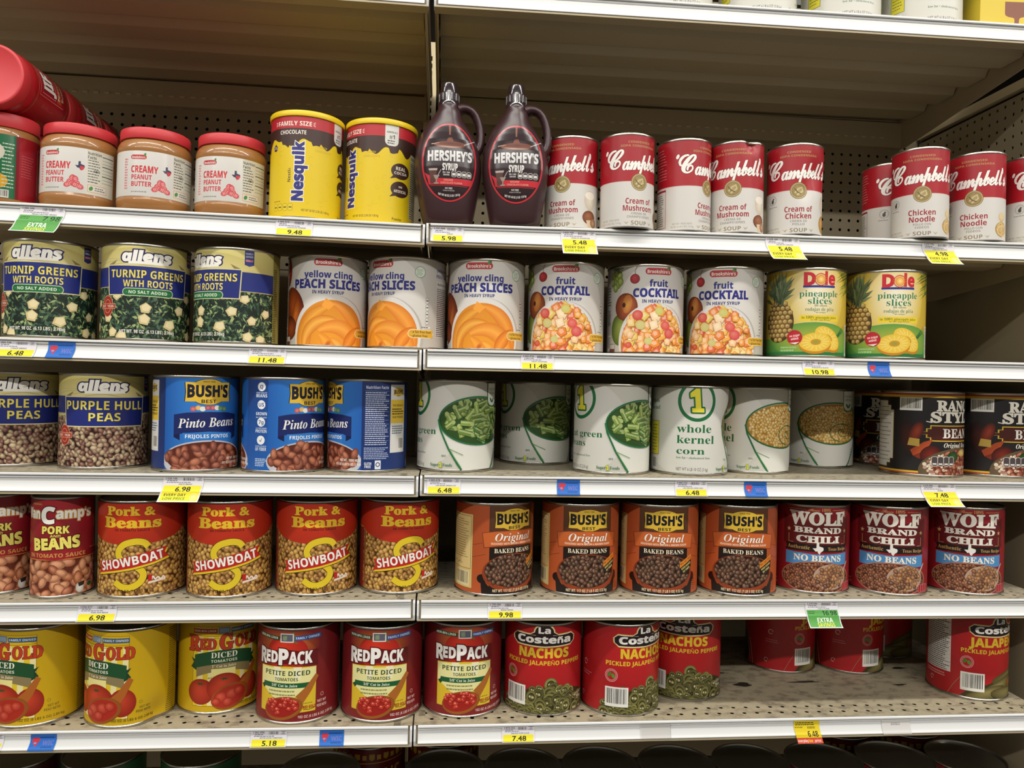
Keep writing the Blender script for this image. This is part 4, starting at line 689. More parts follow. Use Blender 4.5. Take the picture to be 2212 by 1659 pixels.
def pbjar(a):
    R = 68.; a.r(-100, 28, 104, 114, '#c9c6c0', '#dad7d2'); red = '#c4404a'
    a.l += .3; pill(a, -15, 102, 30, 8.6, '#b8343a'); a.t("Brookshire's", -15, 101.6, 4.4, '#f0e0da', 'sb', 25); a.e(-3, 107, 3, 2, '#4a8a3e', rot=60)
    a.t('CREAMY', -4, 79, 13, '#c83a40', 'sb', 50, off=.02, bw=-.05); a.t('PEANUT', -9, 64, 9, red, 'sb', 38, off=.015); a.t('BUTTER', -9, 51, 9, red, 'sb', 38, off=.015)
    texas(a, 36, 80, 17, '#3a3e58'); a.p([(36, 80), (45, 79), (42, 73), (38, 71)], '#c84048')
    for u, v, t in ((22, 52, 60), (31, 50, 110), (20, 44, 20), (33, 42, -20)):
        for d in (-4.6, 4.6): a.e(u + d * math.cos(math.radians(t)), v + d * math.sin(math.radians(t)), 6.2, 5, '#dc7a7c', '#c4484e', rot=t)
        for k in range(-2, 3): a.s([(u + k * 3 * math.cos(math.radians(t)) - 3 * math.sin(math.radians(t)), v + k * 3 * math.sin(math.radians(t)) + 3 * math.cos(math.radians(t))), (u + k * 3 * math.cos(math.radians(t)) + 3 * math.sin(math.radians(t)), v + k * 3 * math.sin(math.radians(t)) - 3 * math.cos(math.radians(t)))], .6, '#f0c8c4', k=.3)
    a.lines(-28, 34, 8, 38, 1, '#8a8a88'); a.r(48, 28, 104, 114, '#cfcbbc'); a.t('Nutrition', 62, 107, 5.6, '#2a2a30', 'sb', 25); a.t('Facts', 57, 99.5, 5.6, '#2a2a30', 'sb', 15); a.lines(50, 50, 74, 96, 9, '#4a4a50', .32); a.t('150', 66, 74, 5, '#2a2a30', 'sb')
    for k in range(9): a.r(76, 104 - k * 6.2, 102, 104.6 - k * 6.2 + (1 if k % 3 == 0 else 0), '#3a3a40')
    a.r(50, 33, 86, 47, '#c86a5a'); a.r(50.7, 33.7, 85.3, 46.3, '#d4d0c4'); a.e(56, 40, 4.4, 3.2, '#4f9a44', '#3a7a34', rot=60); a.lines(63, 36, 84, 44, 2, '#5a5a58', .4)
    a.lines(-44, 40, -36, 100, 12, '#d07a80', .6); 
def cocoa(a):
    R = 70.5; base(a, '#e0c21c', R=R); ch = '#3e2620'
    a.r(-PI * R, 174, PI * R, 200, '#b82630')
    wav = [(x, 148 + 6 * math.sin(x / 11.) + 4 * math.sin(x / 5.3 + 1) - (8 if abs((x % 60) - 30) < 9 else 0)) for x in np.linspace(-PI * R, PI * R, 140)]
    a.tri(wav + [(p[0], 175) for p in wav], [t for i in range(139) for t in ((i, i + 1, 141 + i), (i, 141 + i, 140 + i))], lin(ch), 0); a.t('FAMILY SIZE', -14, 184, 8.6, '#f0e8dc', 'sb', 70); a.t('CHOCOLATE', -16, 167, 7.6, '#ece4da', 'sb', 54)
    for s_ in (-1, 1): [a.s([(-14 + s_ * 38, 184 + d * .5), (-14 + s_ * 42, 184 + d)], 1, '#f0e8dc') for d in (-4, 0, 4)]
    a.t('Nesquik', -3, 92, 21, '#2a2c7c', 'sb', 116, off=.04, rot=90, oc='#f0ece0', ow=.05); a.t('Nestlé', -20, 84, 6, '#4a3a2c', 'sb', 27, rot=90)
    for k in range(46): u, v = a.rn.uniform(-40, 90), a.rn.uniform(20, 140); a.ring(u, v, a.rn.uniform(3, 7), a.rn.uniform(2, 5), .6, '#cfae18', a0=a.rn.uniform(0, 180), a1=a.rn.uniform(200, 360), n=14) if u > 16 or u < -30 else 0
    for t, u, v in (('TASTY', 45, 142, ), ('CHOCOLATE', 45, 134)): a.t(t, u, v, 4, '#c9a818', 'sb')
    for i in range(4): pill(a, -50 + i * 11.5, 22, 10, 14, '#8a7820'); pill(a, -50 + i * 11.5, 22, 8.8, 12.8, '#e2c82a'); a.r(-53 + i * 11.5, 20.5, -47 + i * 11.5, 23, '#6a5c1a')
    a.lines(-56, 32, -36, 35, 1, '#8a7820'); a.t('NET WT 38 OZ (2.38 LB) 1.08 kg', 34, 17, 4.4, '#6a5c1a', 'sb', 56); a.t('Powder', 100, 14, 5.4, '#4a4014', 'sb', 22)
    pill(a, 84, 178, 28, 42, '#d8d6d0'); a.r(70, 176, 98, 204, '#d8d6d0'); a.t('AMERICA’S', 84, 184, 3.6, '#2a2a2a', 'sb', 22); a.t('#1', 84, 175, 8, '#2a2a2a', 'sb', 11); a.lines(75, 160, 93, 169, 2, '#4a4a4a')
    for v, t1, t2 in ((110, 'REAL', 'COCOA'), (74, 'NO', 'ARTIFICIAL')): a.e(106, v, 22, 16, ch); a.p([(90, v - 8), (82, v - 17), (98, v - 13)], ch); a.t(t1, 106, v + 5, 7 if t1 == 'REAL' else 4, '#ece0d0', 'sb'); a.t(t2, 106, v - 4, 5.4, '#ece0d0', 'sb', 30)
    a.facts(132, 20, 180, 150, '#d8d0b0'); a.p([(-62, 140), (-56, 146), (-50, 140), (-52, 132), (-60, 132)], '#2a2450'); a.t('33', -56, 138.5, 5, '#d8c8e0', 'sb')
def jif(a):
    R = 60.; a.r(-PI * R, 12, PI * R, 132, '#9c1a26'); a.r(-64, 12, 34, 132, '#15603a'); a.r(34, 12, 40, 132, '#7a1420')
    a.e(-18, 98, 34, 22, '#d8d2c4', '#c2bba8'); a.t('Jif', -18, 98, 26, '#b02030', 'sb', 44, off=.03); a.e(2, 44, 20, 15, '#d8a82a', '#c08a1c'); a.lines(12, 30, 32, 118, 13, '#b8c8b0', .3); a.bar(-6, 13, 24, 28, bgc='#c9c6c0')
    a.lines(44, 56, 70, 100, 9, '#c46a70', .16)
    for o in (112,): 
        a.ring(o, 86, 34, 34, .9, '#d8b8b0', n=4, rot=45); a.p([(o - 22, 64), (o + 22, 64), (o + 22, 110), (o - 22, 110)], '#8e1622'); a.t('JIF', o, 88, 34, '#ddd6ce', 'sb', 40, off=.04, oc='#1e1014', ow=.05)
        a.r(o - 26, 40, o + 26, 56, '#a8461e'); a.t('Peanut', o, 50, 7, '#ddd6ce', 'sb', 40); a.t('Butter', o, 36, 7, '#ddd6ce', 'sb', 36); a.s([(o - 30, 30), (o - 30, 118), (o + 30, 118)], .8, '#c8a8a0')
def jifw(a):
    jif(a); R = 60.; a.r(-PI * R, 12, 60, 132, '#9c1a26'); a.r(-PI * R, 124, PI * R, 124.6, '#c8963c'); a.r(-PI * R, 16, PI * R, 16.6, '#c8963c')
def redcan(a):
    base(a, '#6e1a1e')
    for i in range(16):
        u = -FULL + 16 + i * 31.8
        a.p([(u - 6, 168), (u + 6, 168), (u + 6, 158), (u, 154), (u - 6, 158)], '#b89a3a'); a.r(u + 11, 156, u + 20, 166, '#c0a040')
    a.r(-70, 148, 70, 150, '#b89a3a'); a.t('BEANS', 0, 120, 30, '#c8a83a', 'sb', 110)
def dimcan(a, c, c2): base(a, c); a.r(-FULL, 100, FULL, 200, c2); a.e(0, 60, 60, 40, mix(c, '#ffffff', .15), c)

# ------------------------------------------------------------------ the gondola: boards, posts, shelves
P9 = .2446
ZN = {'T': P9 * 3.89, '1': P9 * 2, '2': P9, '3': 0., '4': -P9, '5': -2 * P9, '6': -.806}
TILT = {'LT': (-.0004, -.0008), 'RT': (.00036, .0083), 'L1': (-.0011, -.00935), 'R1': (.0015, .0113), 'L2': (-.0007, -.0009), 'R2': (.0009, .0066), 'L3': (-.0024, .0038), 'R3': (-.0003, .0023),
        'L4': (.0015, .0071), 'R4': (.0004, .0014), 'L5': (-.0003, -.0023), 'R5': (.0005, .0035), 'L6': (0, 0), 'R6': (0, 0)}
XW, YB = 1.386, .585
def deck_z(sh, x, sec=None):
    a, b = TILT[(sec or ('L' if x < 0 else 'R')) + sh]; return ZN[sh] + a + b * x + .0361
def pegs(fn, nu, nv, p, r, n=16, dp=.003):
    """a board of nu x nv cells, each with a drilled hole; fn(a, b, depth) -> point"""
    b = MB()
    for j in range(nv):
        for i in range(nu):
            cx, cz = (i + .5) * p, (j + .5) * p; k = len(b.v)
            for q in range(n):
                t = 2 * PI * q / n; c, s_ = math.cos(t), math.sin(t); m = max(abs(c), abs(s_)); b.v += [fn(cx + p / 2 * c / m, cz + p / 2 * s_ / m, 0), fn(cx + r * c, cz + r * s_, 0), fn(cx + r * c, cz + r * s_, dp)]
            for q in range(n):
                a_, c_ = k + 3 * q, k + 3 * ((q + 1) % n); b.f += [(a_, c_, c_ + 1, a_ + 1), (a_ + 1, c_ + 1, c_ + 2, a_ + 2)]
    return b
PITCH = .0268
def st(o, kind='structure'): o['kind'] = kind; return o
zb0 = .505
o = pegs(lambda a, b, d: (.018 + a, YB + d, zb0 + b), 50, 17, PITCH, .0042).build('wall_back', PEG); st(o)
o = pegs(lambda a, b, d: (-.018 - a, YB + d, zb0 + b), 44, 17, PITCH, .0042).build('wall_back', PEG); st(o)
st(MB().box(1.358, XW, YB + .001, YB + .008, zb0, .985).build('wall_back', PEG))
st(MB().box(-1.6, XW + .03, YB + .02, YB + .03, -1.0, 1.32).build('wall_back', VOID))  # dark sheet behind the peg holes, coloured as the unlit void
st(MB().box(-1.6, XW, YB + .001, YB + .012, -1.0, zb0 - .002).build('wall_back', PEG))
st(MB().box(-1.6, -.02, YB + .001, YB + .012, .985, 1.3).build('wall_back', PEG)); st(MB().box(.02, XW, YB + .001, YB + .012, .985, 1.3).build('wall_back', PEG))
o = pegs(lambda a, b, d: (XW + d, YB - .004 - a, zb0 + b), 20, 16, PITCH, .0042).build('wall_right', PEG); st(o)
st(MB().box(XW + .012, XW + .02, .03, YB, -1.0, 1.1).build('wall_right', VOID)); st(MB().box(XW, XW + .010, .03, YB, -1.0, zb0 - .002).build('wall_right', PEG))  # first box: dark sheet coloured as the unlit void behind the holes
st(MB().box(XW - .006, XW + .012, .045, YB - .002, .944, .966).build('trim_1', CREAM))
for x0, x1, n0 in ((.02, 1.33, 48), (-1.25, -.02, 45)):       # slotted rail under the top shelf
    rl = MB().box(x0, x1, YB - .02, YB, .915, .9785 if x0 < 0 else .984).build('back_rail', ENAM); tag(rl, 'slotted steel rail along the back board, %s of the post in the middle' % ('right' if x0 > 0 else 'left'), 'rail', 'back rails')
    tb = MB()
    for i in range(n0 - 2): x = x0 + .03 + i * PITCH; tb.box(x, x + .012, YB - .0235, YB - .0195, .9375, .9415)
    tb.build('slot_light', CREAM, rl)  # pale boxes, their cream colour stands for light leaking through the rail's slots
pst = empty('shelf_upright', (-.012, YB - .012, -1.0), 'cream slotted upright post standing behind the gap between the two shelf sections', 'post')
MB().box(-.016, .016, 0, .024, 0, 2.13).build('post', CREAM, pst)
sl = MB()
for i in range(60): sl.box(-.004, .004, -.0006, .002, .9 + i * .02, .912 + i * .02)
sl.build('slot', VOID, pst)

PROF = [(.012, .0356), (.0012, .0356), (.0002, .0348), (0, .0335), (.0002, .0316), (.0012, .0310), (.0085, .0308), (.0085, .0300), (.0050, .0298), (.0050, .0256), (.0085, .0254), (.0085, .0245), (.0050, .0243), (.0054, .020), (.0044, .014), (.0028, .008), (.0012, .0035), (.0002, .0022), (0, .0014), (.0003, .0004), (.0012, 0), (.008, 0)]
SHELVES = {'T': 'empty underside above the jars and soup', '1': 'under the jars, syrup and soup', '2': 'under the greens, peaches and pineapple', '3': 'under the peas, beans and corn', '4': 'under the pork and beans and chili', '5': 'under the tomatoes and peppers', '6': 'in the dark along the bottom'}
NAMES = {'LT': 'top shelf over the peanut butter, ribbed beige underside showing', 'RT': 'top shelf holding the white cans and yellow box', 'L1': 'white-edged shelf carrying peanut butter and cocoa canisters', 'R1': 'white-edged shelf carrying the red and white soup cans', 'L2': 'white-edged shelf carrying turnip greens and two peach cans', 'R2': 'white-edged shelf carrying fruit cocktail and pineapple',
         'L3': 'white-edged shelf carrying purple hull peas and blue pinto cans', 'R3': 'white-edged shelf carrying green bean, corn and black bean cans', 'L4': 'white-edged shelf carrying the pork and beans', 'R4': 'white-edged shelf carrying orange baked bean and red chili cans', 'L5': 'white-edged shelf carrying the diced tomato cans', 'R5': 'white-edged shelf with dirty deck under jalapeño cans', 'L6': 'dark base shelf at the bottom, left of the post', 'R6': 'dark base shelf under the row of can lids, right of the post'}
def shelf(sec, sh):
    a, b = TILT[sec + sh]; g = .0052 if sh == 'T' else .0016
    x0, x1 = (-1.36, -g) if sec == 'L' else (g, {'T': 1.33, '4': 1.33, '5': 1.33}.get(sh, 1.372))
    yo = 0.; d = YB - .0003 if sh == 'T' else YB - .09
    e = empty('gondola_shelf', (0, 0, ZN[sh] + a), NAMES[sec + sh], 'shelf', 'gondola shelves'); e.rotation_euler = (0, -math.atan(b), 0)
    dm = DIRTY if sh == '5' else ENAM if sh in 'T12' else DECK
    if sh in '345':
        n = int((x1 - x0 - .02) / .0268); w = n * .0268; xs = x0 + (x1 - x0 - w) / 2
        bb = pegs(lambda p, q, t: (xs + p, .0165 + q, .036 - t), n, 1, .0268, .0043, 16, .0008); b2 = pegs(lambda p, q, t: (xs + p - .0134, .0433 + q, .036 - t), n, 1, .0268, .0043, 16, .0008)
        k = len(bb.v); bb.v += b2.v; bb.f += [tuple(k + i for i in f) for f in b2.f]
        bb.v += [(v[0], v[1], v[2]) for v in []]
        for (u0, u1, y0, y1) in ((x0, xs, .004, .0701), (xs + w - .0134, x1, .004, .0701), (xs, xs + w, .004, .0165), (x0, x1, .0701, d)):
            k = len(bb.v); bb.v += [(u0, y0, .0360), (u1, y0, .0360), (u1, y1, .0360), (u0, y1, .0360)]; bb.f.append((k, k + 1, k + 2, k + 3))
        k = len(bb.v); bb.v += [(x0, .0716, .0342), (x1, .0716, .0342), (x1, d, .0342), (x0, d, .0342)]; bb.f.append((k, k + 1, k + 2, k + 3))
        bb.build('deck', dm, e); MB().box(x0 + .01, x1 - .01, .0125, .0713, .0300, .0306).build('hole_backing', VOID, e)  # added dark sheet under the holes, its near-black colour stands for their shade
        if sec + sh == 'R5':
            for cx, cyy, rx, ry in ((.735, .175, .020, .010), (.70, .245, .016, .006), (.90, .25, .030, .005), (.885, .185, .034, .005), (1.16, .26, .018, .006), (.585, .19, .03, .005), (1.1, .16, .016, .004)):
                q = [(cx + rx * (1 + .3 * math.sin(3 * t + cx * 40)) * math.cos(t), cyy + ry * (1 + .3 * math.cos(2 * t + cx * 90)) * math.sin(t), .0362) for t in [k * PI / 12 for k in range(24)]]; mesh('stain', q, [tuple(range(24))], mat('old_stain', '#2c2621', .6), e)
    else: MB().box(x0, x1, .004 + yo, d, .0345, .036).build('deck', dm, e)
    rp = [(y + yo, z) for y, z in PROF]
    MB().strip(rp, x0 + .008, x1 - .008).build('price_rail', RAIL, e, 35)
    for s_, xe in ((1, x0), (-1, x1)):               # rounded end cap of the rail
        MB().prism([(yo + .0, .002), (yo - .0012, .006), (yo - .0012, .030), (yo + .0005, .0352), (yo + .02, .0352), (yo + .02, -.004), (yo + .002, -.004)], min(xe, xe + s_ * .0042), max(xe, xe + s_ * .0042)).build('end_cap', RAIL, e)
    MB().box(x0 + .001, x1 - .001, yo + .0016, yo + .030, -.0047, -.0012).box(x0 + .001, x1 - .001, yo + .009, yo + .0105, -.0012, .0345).build('front_flange', ENAM, e)
    for k, yy in enumerate((.10, .215, .33, .445) if sh == 'T' else (.2,)):
        MB().prism([(yy, .0343), (yy + .012, .018), (yy + .075, .018), (yy + .087, .0343)], x0 + .012, x1 - .012).build('rib', ENAM, e)
    for s_, xe in ((1, x0 + .006), (-1, x1 - .006)):
        zt = -.052 if sh == 'T' else -.035
        MB().prism([(.035, .034), (.035, -.004), (.12, -.008), (d - .04, zt), (d, zt), (d, .034)], min(xe, xe + s_ * .0025), max(xe, xe + s_ * .0025)).build('bracket', ENAM, e)
    return e
for sh in 'T123456':
    for sec in 'LR': shelf(sec, sh)

# ------------------------------------------------------------------ containers
def can_parts(R, H, art, vr, dent=None, mt=None):
    e = empty('food_can', (0, 0, 0)); r = R - .0007
    ring = [(0, .0028), (R - .006, .0028), (R - .0035, .0012), (R - .0018, .0003), (R + .0004, .0004), (R + .0010, .0014), (R + .0009, .0034), (R - .0004, .0044)]
    wall = [(r, .0052)] + [(r, H * k / 24) for k in range(1, 24)] + [(r, H - .0052)]
    top = [(R - .0004, H - .0044), (R + .0009, H - .0034), (R + .0010, H - .0012), (R + .0004, H - .0003), (R - .0016, H), (R - .0026, H - .0008), (R - .003, H - .0042)]
    lathe(ring + wall + top, NF, dent).build('can_body', STEEL, e, 40)
    f = [(R - .0032, 0), (R - .006, 0), (R - .0075, -.0016), (R - .011, -.0016), (R - .0125, 0), (R - .019, 0), (R - .0205, -.0012), (R - .0235, -.0012), (R - .025, 0), (R - .031, 0), (R - .0325, -.0012), (R - .0355, -.0012), (R - .037, 0), (0, 0)]
    lathe([(max(q, 0), H - .0045 + z) for q, z in f if q > .012 or q == 0], NF).build('lid', LIDM, e, 40)
    if art is not None:
        me = wrap(art, R * 1000 - .25, vr, dent, mt, vs=H / .182 if R > .07 else 1.); o = bpy.data.objects.new('label', me); COL.objects.link(o); o.parent = e
    return e
TEMPL = {}
def art_of(fn, seed, *k):
    a = Art(seed); fn(a, *k); return a
R_, RC_, H_ = .081, .0548, .1865
def gau(t0, st_, v0, sv, d): return lambda t, v: d * math.exp(-((t - t0) / st_) ** 2 - ((v - v0) / sv) ** 2)
KINDS = {
    'turnip': lambda: can_parts(R_, H_, art_of(allens, 3, True), (5.5, 181)), 'peas': lambda: can_parts(R_, H_, art_of(allens, 4, False), (5.5, 181)),
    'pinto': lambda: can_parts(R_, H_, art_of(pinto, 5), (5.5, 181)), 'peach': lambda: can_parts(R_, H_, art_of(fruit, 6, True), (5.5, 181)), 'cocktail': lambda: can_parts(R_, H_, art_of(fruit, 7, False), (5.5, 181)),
    'dole': lambda: can_parts(R_, H_, art_of(dole, 8), (5.5, 181)), 'gbean': lambda: can_parts(R_, H_, art_of(superone, 9, True), (5.5, 181)), 'corn': lambda: can_parts(R_, H_, art_of(superone, 10, False), (5.5, 181)),
    'corndent': lambda: can_parts(R_, H_, art_of(superone, 10, False), (5.5, 181), gau(math.radians(76), .36, .098, .036, .017)),
    'ranch': lambda: can_parts(.0845, H_, art_of(ranch, 11), (5.5, 181)), 'vancamp': lambda: can_parts(RC_, .192, art_of(vancamp, 12), (5.5, 187)), 'showboat': lambda: can_parts(R_, H_, art_of(showboat, 13), (5.5, 181)),
    'baked': lambda: can_parts(R_, H_, art_of(baked, 14), (5.5, 181)), 'wolf': lambda: can_parts(R_, H_, art_of(wolf, 15), (5.5, 181)), 'redgold': lambda: can_parts(R_, H_, art_of(redgold, 16), (5.5, 181)), 'redpack': lambda: can_parts(R_, H_, art_of(redpack, 17), (5.5, 181)),
    'redgolddent': lambda: can_parts(R_, H_, art_of(redgold, 16), (5.5, 181), gau(math.radians(84), .34, .012, .026, .010)),
    'nacho': lambda: can_parts(R_, H_, art_of(costena, 18, True, False), (5.5, 181)), 'jalapeno_b': lambda: can_parts(R_, H_, art_of(costena, 19, False, False), (5.5, 181)), 'jalapeno': lambda: can_parts(R_, H_, art_of(costena, 19, False), (5.5, 181)),
    'soup_m': lambda: can_parts(RC_, .188, art_of(campbell, 20, 'm'), (4, 183.5)), 'soup_md': lambda: can_parts(RC_, .188, art_of(campbell, 20, 'm'), (4, 183.5), lambda t, v: gau(.72, .26, .186, .016, .011)(t, v)),
    'soup_cd': lambda: can_parts(RC_, .188, art_of(campbell, 21, 'c'), (4, 183.5), lambda t, v: gau(.75, .5, .125, .03, .006)(t, v) + gau(.2, .22, .092, .02, .0035)(t, v) - gau(1.3, .4, .15, .04, .003)(t, v)), 'soup_n': lambda: can_parts(RC_, .188, art_of(campbell, 22, 'n'), (4, 183.5)),
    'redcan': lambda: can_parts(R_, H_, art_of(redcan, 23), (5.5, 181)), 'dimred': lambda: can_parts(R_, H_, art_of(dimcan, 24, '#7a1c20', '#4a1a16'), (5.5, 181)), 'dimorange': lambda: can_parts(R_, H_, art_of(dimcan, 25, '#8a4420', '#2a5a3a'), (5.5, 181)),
}
def jar_parts(kind):
    if kind == 'pb':
        e = empty('peanut_butter_jar', (0, 0, 0)); r = .068
        lathe([(0, .004), (.045, .004), (.054, 0), (.060, .001), (.0655, .008), (r, .02), (r, .024), (r - .0006, .026), (r - .0006, .116), (r, .118), (r, .122), (.0672, .128), (.064, .135), (.0605, .139), (.059, .142), (.059, .15)], 72).build('jar', PB, e, 50)
        lathe([(.059, .1405), (.0632, .1405), (.0638, .1415), (.0638, .1575), (.0626, .1605), (.060, .162), (.057, .162), (.055, .1612), (0, .1612)], 96).build('lid', RED, e, 35)
        me = wrap(art_of(pbjar, 30), 67.7, (27.5, 114.5), None, PLAST); o = bpy.data.objects.new('label', me); COL.objects.link(o); o.parent = e
    elif kind in ('jif', 'jifw'):
        e = empty('peanut_butter_jar', (0, 0, 0)); r = .060
        lathe([(0, .004), (.044, .004), (.05, 0), (.056, .002), (r, .01), (r, .135), (.0585, .141), (.055, .147), (.0535, .149), (.0535, .156)], 72).build('jar', PB if kind == 'jif' else JARRED, e, 50)
        lathe([(.0535, .1475), (.0575, .1475), (.058, .1485), (.058, .170), (.0568, .173), (.055, .174), (.052, .174), (.0505, .1732), (0, .1732)], 96).build('lid', RED, e, 35)
        a = art_of(jif, 31) if kind == 'jif' else art_of(jifw, 31); me = wrap(a, 60.2, (12, 132), None, PLAST); o = bpy.data.objects.new('label', me); COL.objects.link(o); o.parent = e
    else:
        e = empty('cocoa_canister', (0, 0, 0)); r = .0702
        lathe([(0, .002), (r - .004, .002), (r - .001, .0004), (r + .0005, .001), (r + .0005, .004), (r - .0004, .005), (r - .0004, .20), (r - .001, .203)], NF).build('canister_body', STEEL, e, 40)
        lathe([(r, .1985), (r + .0024, .1985), (r + .0028, .1995), (r + .0028, .2075), (r + .0014, .2095), (r - .002, .2095), (r - .004, .2075), (0, .2075)], 96).build('lid', YEL, e, 35)
        me = wrap(art_of(cocoa, 32), 70.4, (4.5, 198.5)); o = bpy.data.objects.new('label', me); COL.objects.link(o); o.parent = e
    return e
KINDS.update({'pb': lambda: jar_parts('pb'), 'jif': lambda: jar_parts('jif'), 'jifw': lambda: jar_parts('jifw'), 'cocoa': lambda: jar_parts('cocoa')})
BZ = [(0, .040, .040, .030), (.003, .047, .047, .036), (.012, .051, .051, .039), (.035, .0555, .0555, .042), (.06, .060, .060, .044), (.085, .064, .064, .045), (.11, .0662, .0662, .0455), (.13, .0662, .0655, .045), (.148, .0648, .0625, .044), (.164, .061, .057, .042), (.178, .056, .050, .039), (.190, .0505, .042, .036), (.200, .0445, .035, .033), (.209, .038, .030, .030), (.217, .032, .027, .0275), (.226, .026, .0245, .025), (.236, .0215, .0215, .0215), (.243, .0203, .0203, .0203), (.2445, .0203, .0203, .0203)]
def bsec(z):
    for i in range(len(BZ) - 1):
        if BZ[i][0] <= z <= BZ[i + 1][0]:
            t = (z - BZ[i][0]) / (BZ[i + 1][0] - BZ[i][0]); return [BZ[i][k] * (1 - t) + BZ[i + 1][k] * t for k in (1, 2, 3)]
    return BZ[-1][1:]
def bfront(x, z):
    L, Rr, d = bsec(z); w = L if x < 0 else Rr; q = min(1, abs(x) / w); return -d * (1 - q ** 2.3) ** (1 / 2.3)
def syrup_label(a):
    rd = '#c4303a'; a.e(0, 118.5, 53, 77.5, rd, n=80); a.e(0, 118.5, 50, 74.5, '#2a191c', n=80)
    a.p([(-1.6, 192), (2.4, 192), (1.6, 172), (-1.2, 172)], '#8a5a48'); a.e(0, 161, 5, 5, '#8a5a46'); a.p([(-3, 166), (4, 167), (7, 160), (13, 155), (-8, 155)], '#7a4a3a'); a.e(0, 152, 31, 7, '#c9a08c', '#6a3a2e', n=30, hl=(-.2, -.4)); a.e(2, 154, 29, 5, '#5a2e26', '#7a4838', n=30); a.s([(-35, 153), (-20, 155)], 1.4, '#e8cdb8', .4); a.s([(28, 153), (38, 158), (49, 165)], 1.6, '#b8a8a8')
    a.t("HERSHEY'S", 1, 130, 19, '#d2d0d0', 'sb', 86, off=.03, oc='#16101a', ow=.02); a.t('SYRUP', 1, 108.5, 13, '#d8d5d2', 'sb', 30, off=.03)
    a.r(-37, 74, 44, 86, rd); a.p([(-42, 86), (-48, 98), (-36, 90), (-37, 74), (-39, 74)], rd); a.t('GENUINE', -2, 83, 3.4, '#e0a090', 'sb', 18); a.t('CHOCOLATE FLAVOR', 4, 77.6, 3.4, '#e0a090', 'sb', 42)
    a.p([(-39, 104), (-24, 104), (-27, 76), (-36, 76)], '#5a3a34'); a.p([(-40, 105), (-23, 105), (-24, 101), (-39, 101)], '#b8a8a0'); a.p([(-31, 92), (-19, 92), (-23, 84), (-27, 84)], '#9a8a80'); a.r(-26, 77, -24, 84, '#9a8a80'); a.e(-25, 76.5, 5, 1.6, '#9a8a80'); a.s([(-22, 92), (-16, 103)], 1.2, '#b8a8a8')
    a.t('PER 1 TBSP', -6, 97.5, 3, '#d8d5d2', 'sb', 14); a.t('SERVING', -6, 93, 3, '#d8d5d2', 'sb', 12)
    for i in range(4): pill(a, 8.5 + i * 10, 95, 9, 12, '#e0ddd8'); pill(a, 8.5 + i * 10, 95, 7.6, 10.6, '#3a2a2c'); a.r(5.5 + i * 10, 92, 11.5 + i * 10, 97, '#d8d5d0')
    a.r(-36, 71.6, 36, 72.4, rd); a.t('FAT FREE', -1, 67, 3.4, '#d8d5d2', 'sb', 14); a.t('NATURALLY FAT FREE FOOD', -1, 62.5, 2.2, '#b8b0b0', 'sb', 22); a.t('NET WT 48 OZ (3 LB) 1.36 kg', 0, 53, 4.2, '#e0ddd8', 'sb', 42, arc=.008)
def syrup_parts():
    e = empty('syrup_bottle', (0, 0, 0)); b = MB(); n = 64
    zs = [BZ[0][0]] + [z for i in range(len(BZ) - 1) for z in (BZ[i][0] * .5 + BZ[i + 1][0] * .5, BZ[i + 1][0])]
    def fn(i, j):
        L, Rr, d = bsec(zs[j]); t = 2 * PI * i / n; c, s_ = math.sin(t), -math.cos(t); w = Rr if c > 0 else L; k = 2 / 2.3
        if zs[j] > .235: k = 1
        return (math.copysign(abs(c) ** k, c) * w, math.copysign(abs(s_) ** k, s_) * d, zs[j])
    b.grid(fn, n, len(zs), cu=True); b.f += [tuple(range(n)), tuple(len(b.v) - n + i for i in range(n))]
    body = b.build('bottle_body', SYR, e, 60)
    hp = [(.018, .2345), (.026, .2375), (.036, .2375), (.046, .233), (.054, .224), (.0595, .211), (.063, .197), (.0645, .183), (.0635, .169), (.060, .158), (.054, .150)]
    sm = []
    for i in range(len(hp) - 1):
        for k in range(4): t = k / 4; sm.append((hp[i][0] * (1 - t) + hp[i + 1][0] * t, 0, hp[i][1] * (1 - t) + hp[i + 1][1] * t))
    sm.append((hp[-1][0], 0, hp[-1][1]))
    tube(sm, [.0082 + .003 * (abs(i / 40 - .5) * 2) ** 2 for i in range(len(sm))], 14, 1.5).build('handle', SYR, e, 70)
    cp = lathe([(.0198, .241), (.0208, .2412), (.0208, .2465), (.0198, .248), (.0198, .2635), (.0186, .2655), (.0172, .266), (.0170, .2825), (.0158, .2850), (.0125, .2858), (0, .2858)], 48).build('cap', CAPM, e, 35)
    rb = MB()
    for k in range(26): t = 2 * PI * k / 26; x, y = .0198 * math.sin(t), -.0198 * math.cos(t); rb.grid(lambda i, j: (x + .0012 * math.sin(2 * PI * i / 6), y + .0012 * math.cos(2 * PI * i / 6), (.2495, .2635)[j]), 6, 2, cu=True)
    rb.build('grip_rib', CAPM, cp, 60)
    a = Art(33); a.EPS = .07; syrup_label(a); T = a.tris(du=2.4, vcut=2.4)
    def fn2(u, v, l):
        x = u / 1000; z = v / 1000; y = np.array([bfront(p, q) for p, q in zip(x, z)]); h = .0008
        gx = np.array([(bfront(p + h, q) - bfront(p - h, q)) / (2 * h) for p, q in zip(x, z)]); gz = np.array([(bfront(p, q + h) - bfront(p, q - h)) / (2 * h) for p, q in zip(x, z)])
        N = np.stack([gx, -np.ones_like(gx), gz], 1); N /= np.linalg.norm(N, axis=1)[:, None]; return np.stack([x, y, z], 1) + N * ((l + .45) / 1000)[:, None], N
    o = bpy.data.objects.new('label', ink_mesh('label', T, fn2, PLAST)); COL.objects.link(o); o.parent = e
    return e
KINDS['syrup'] = syrup_parts

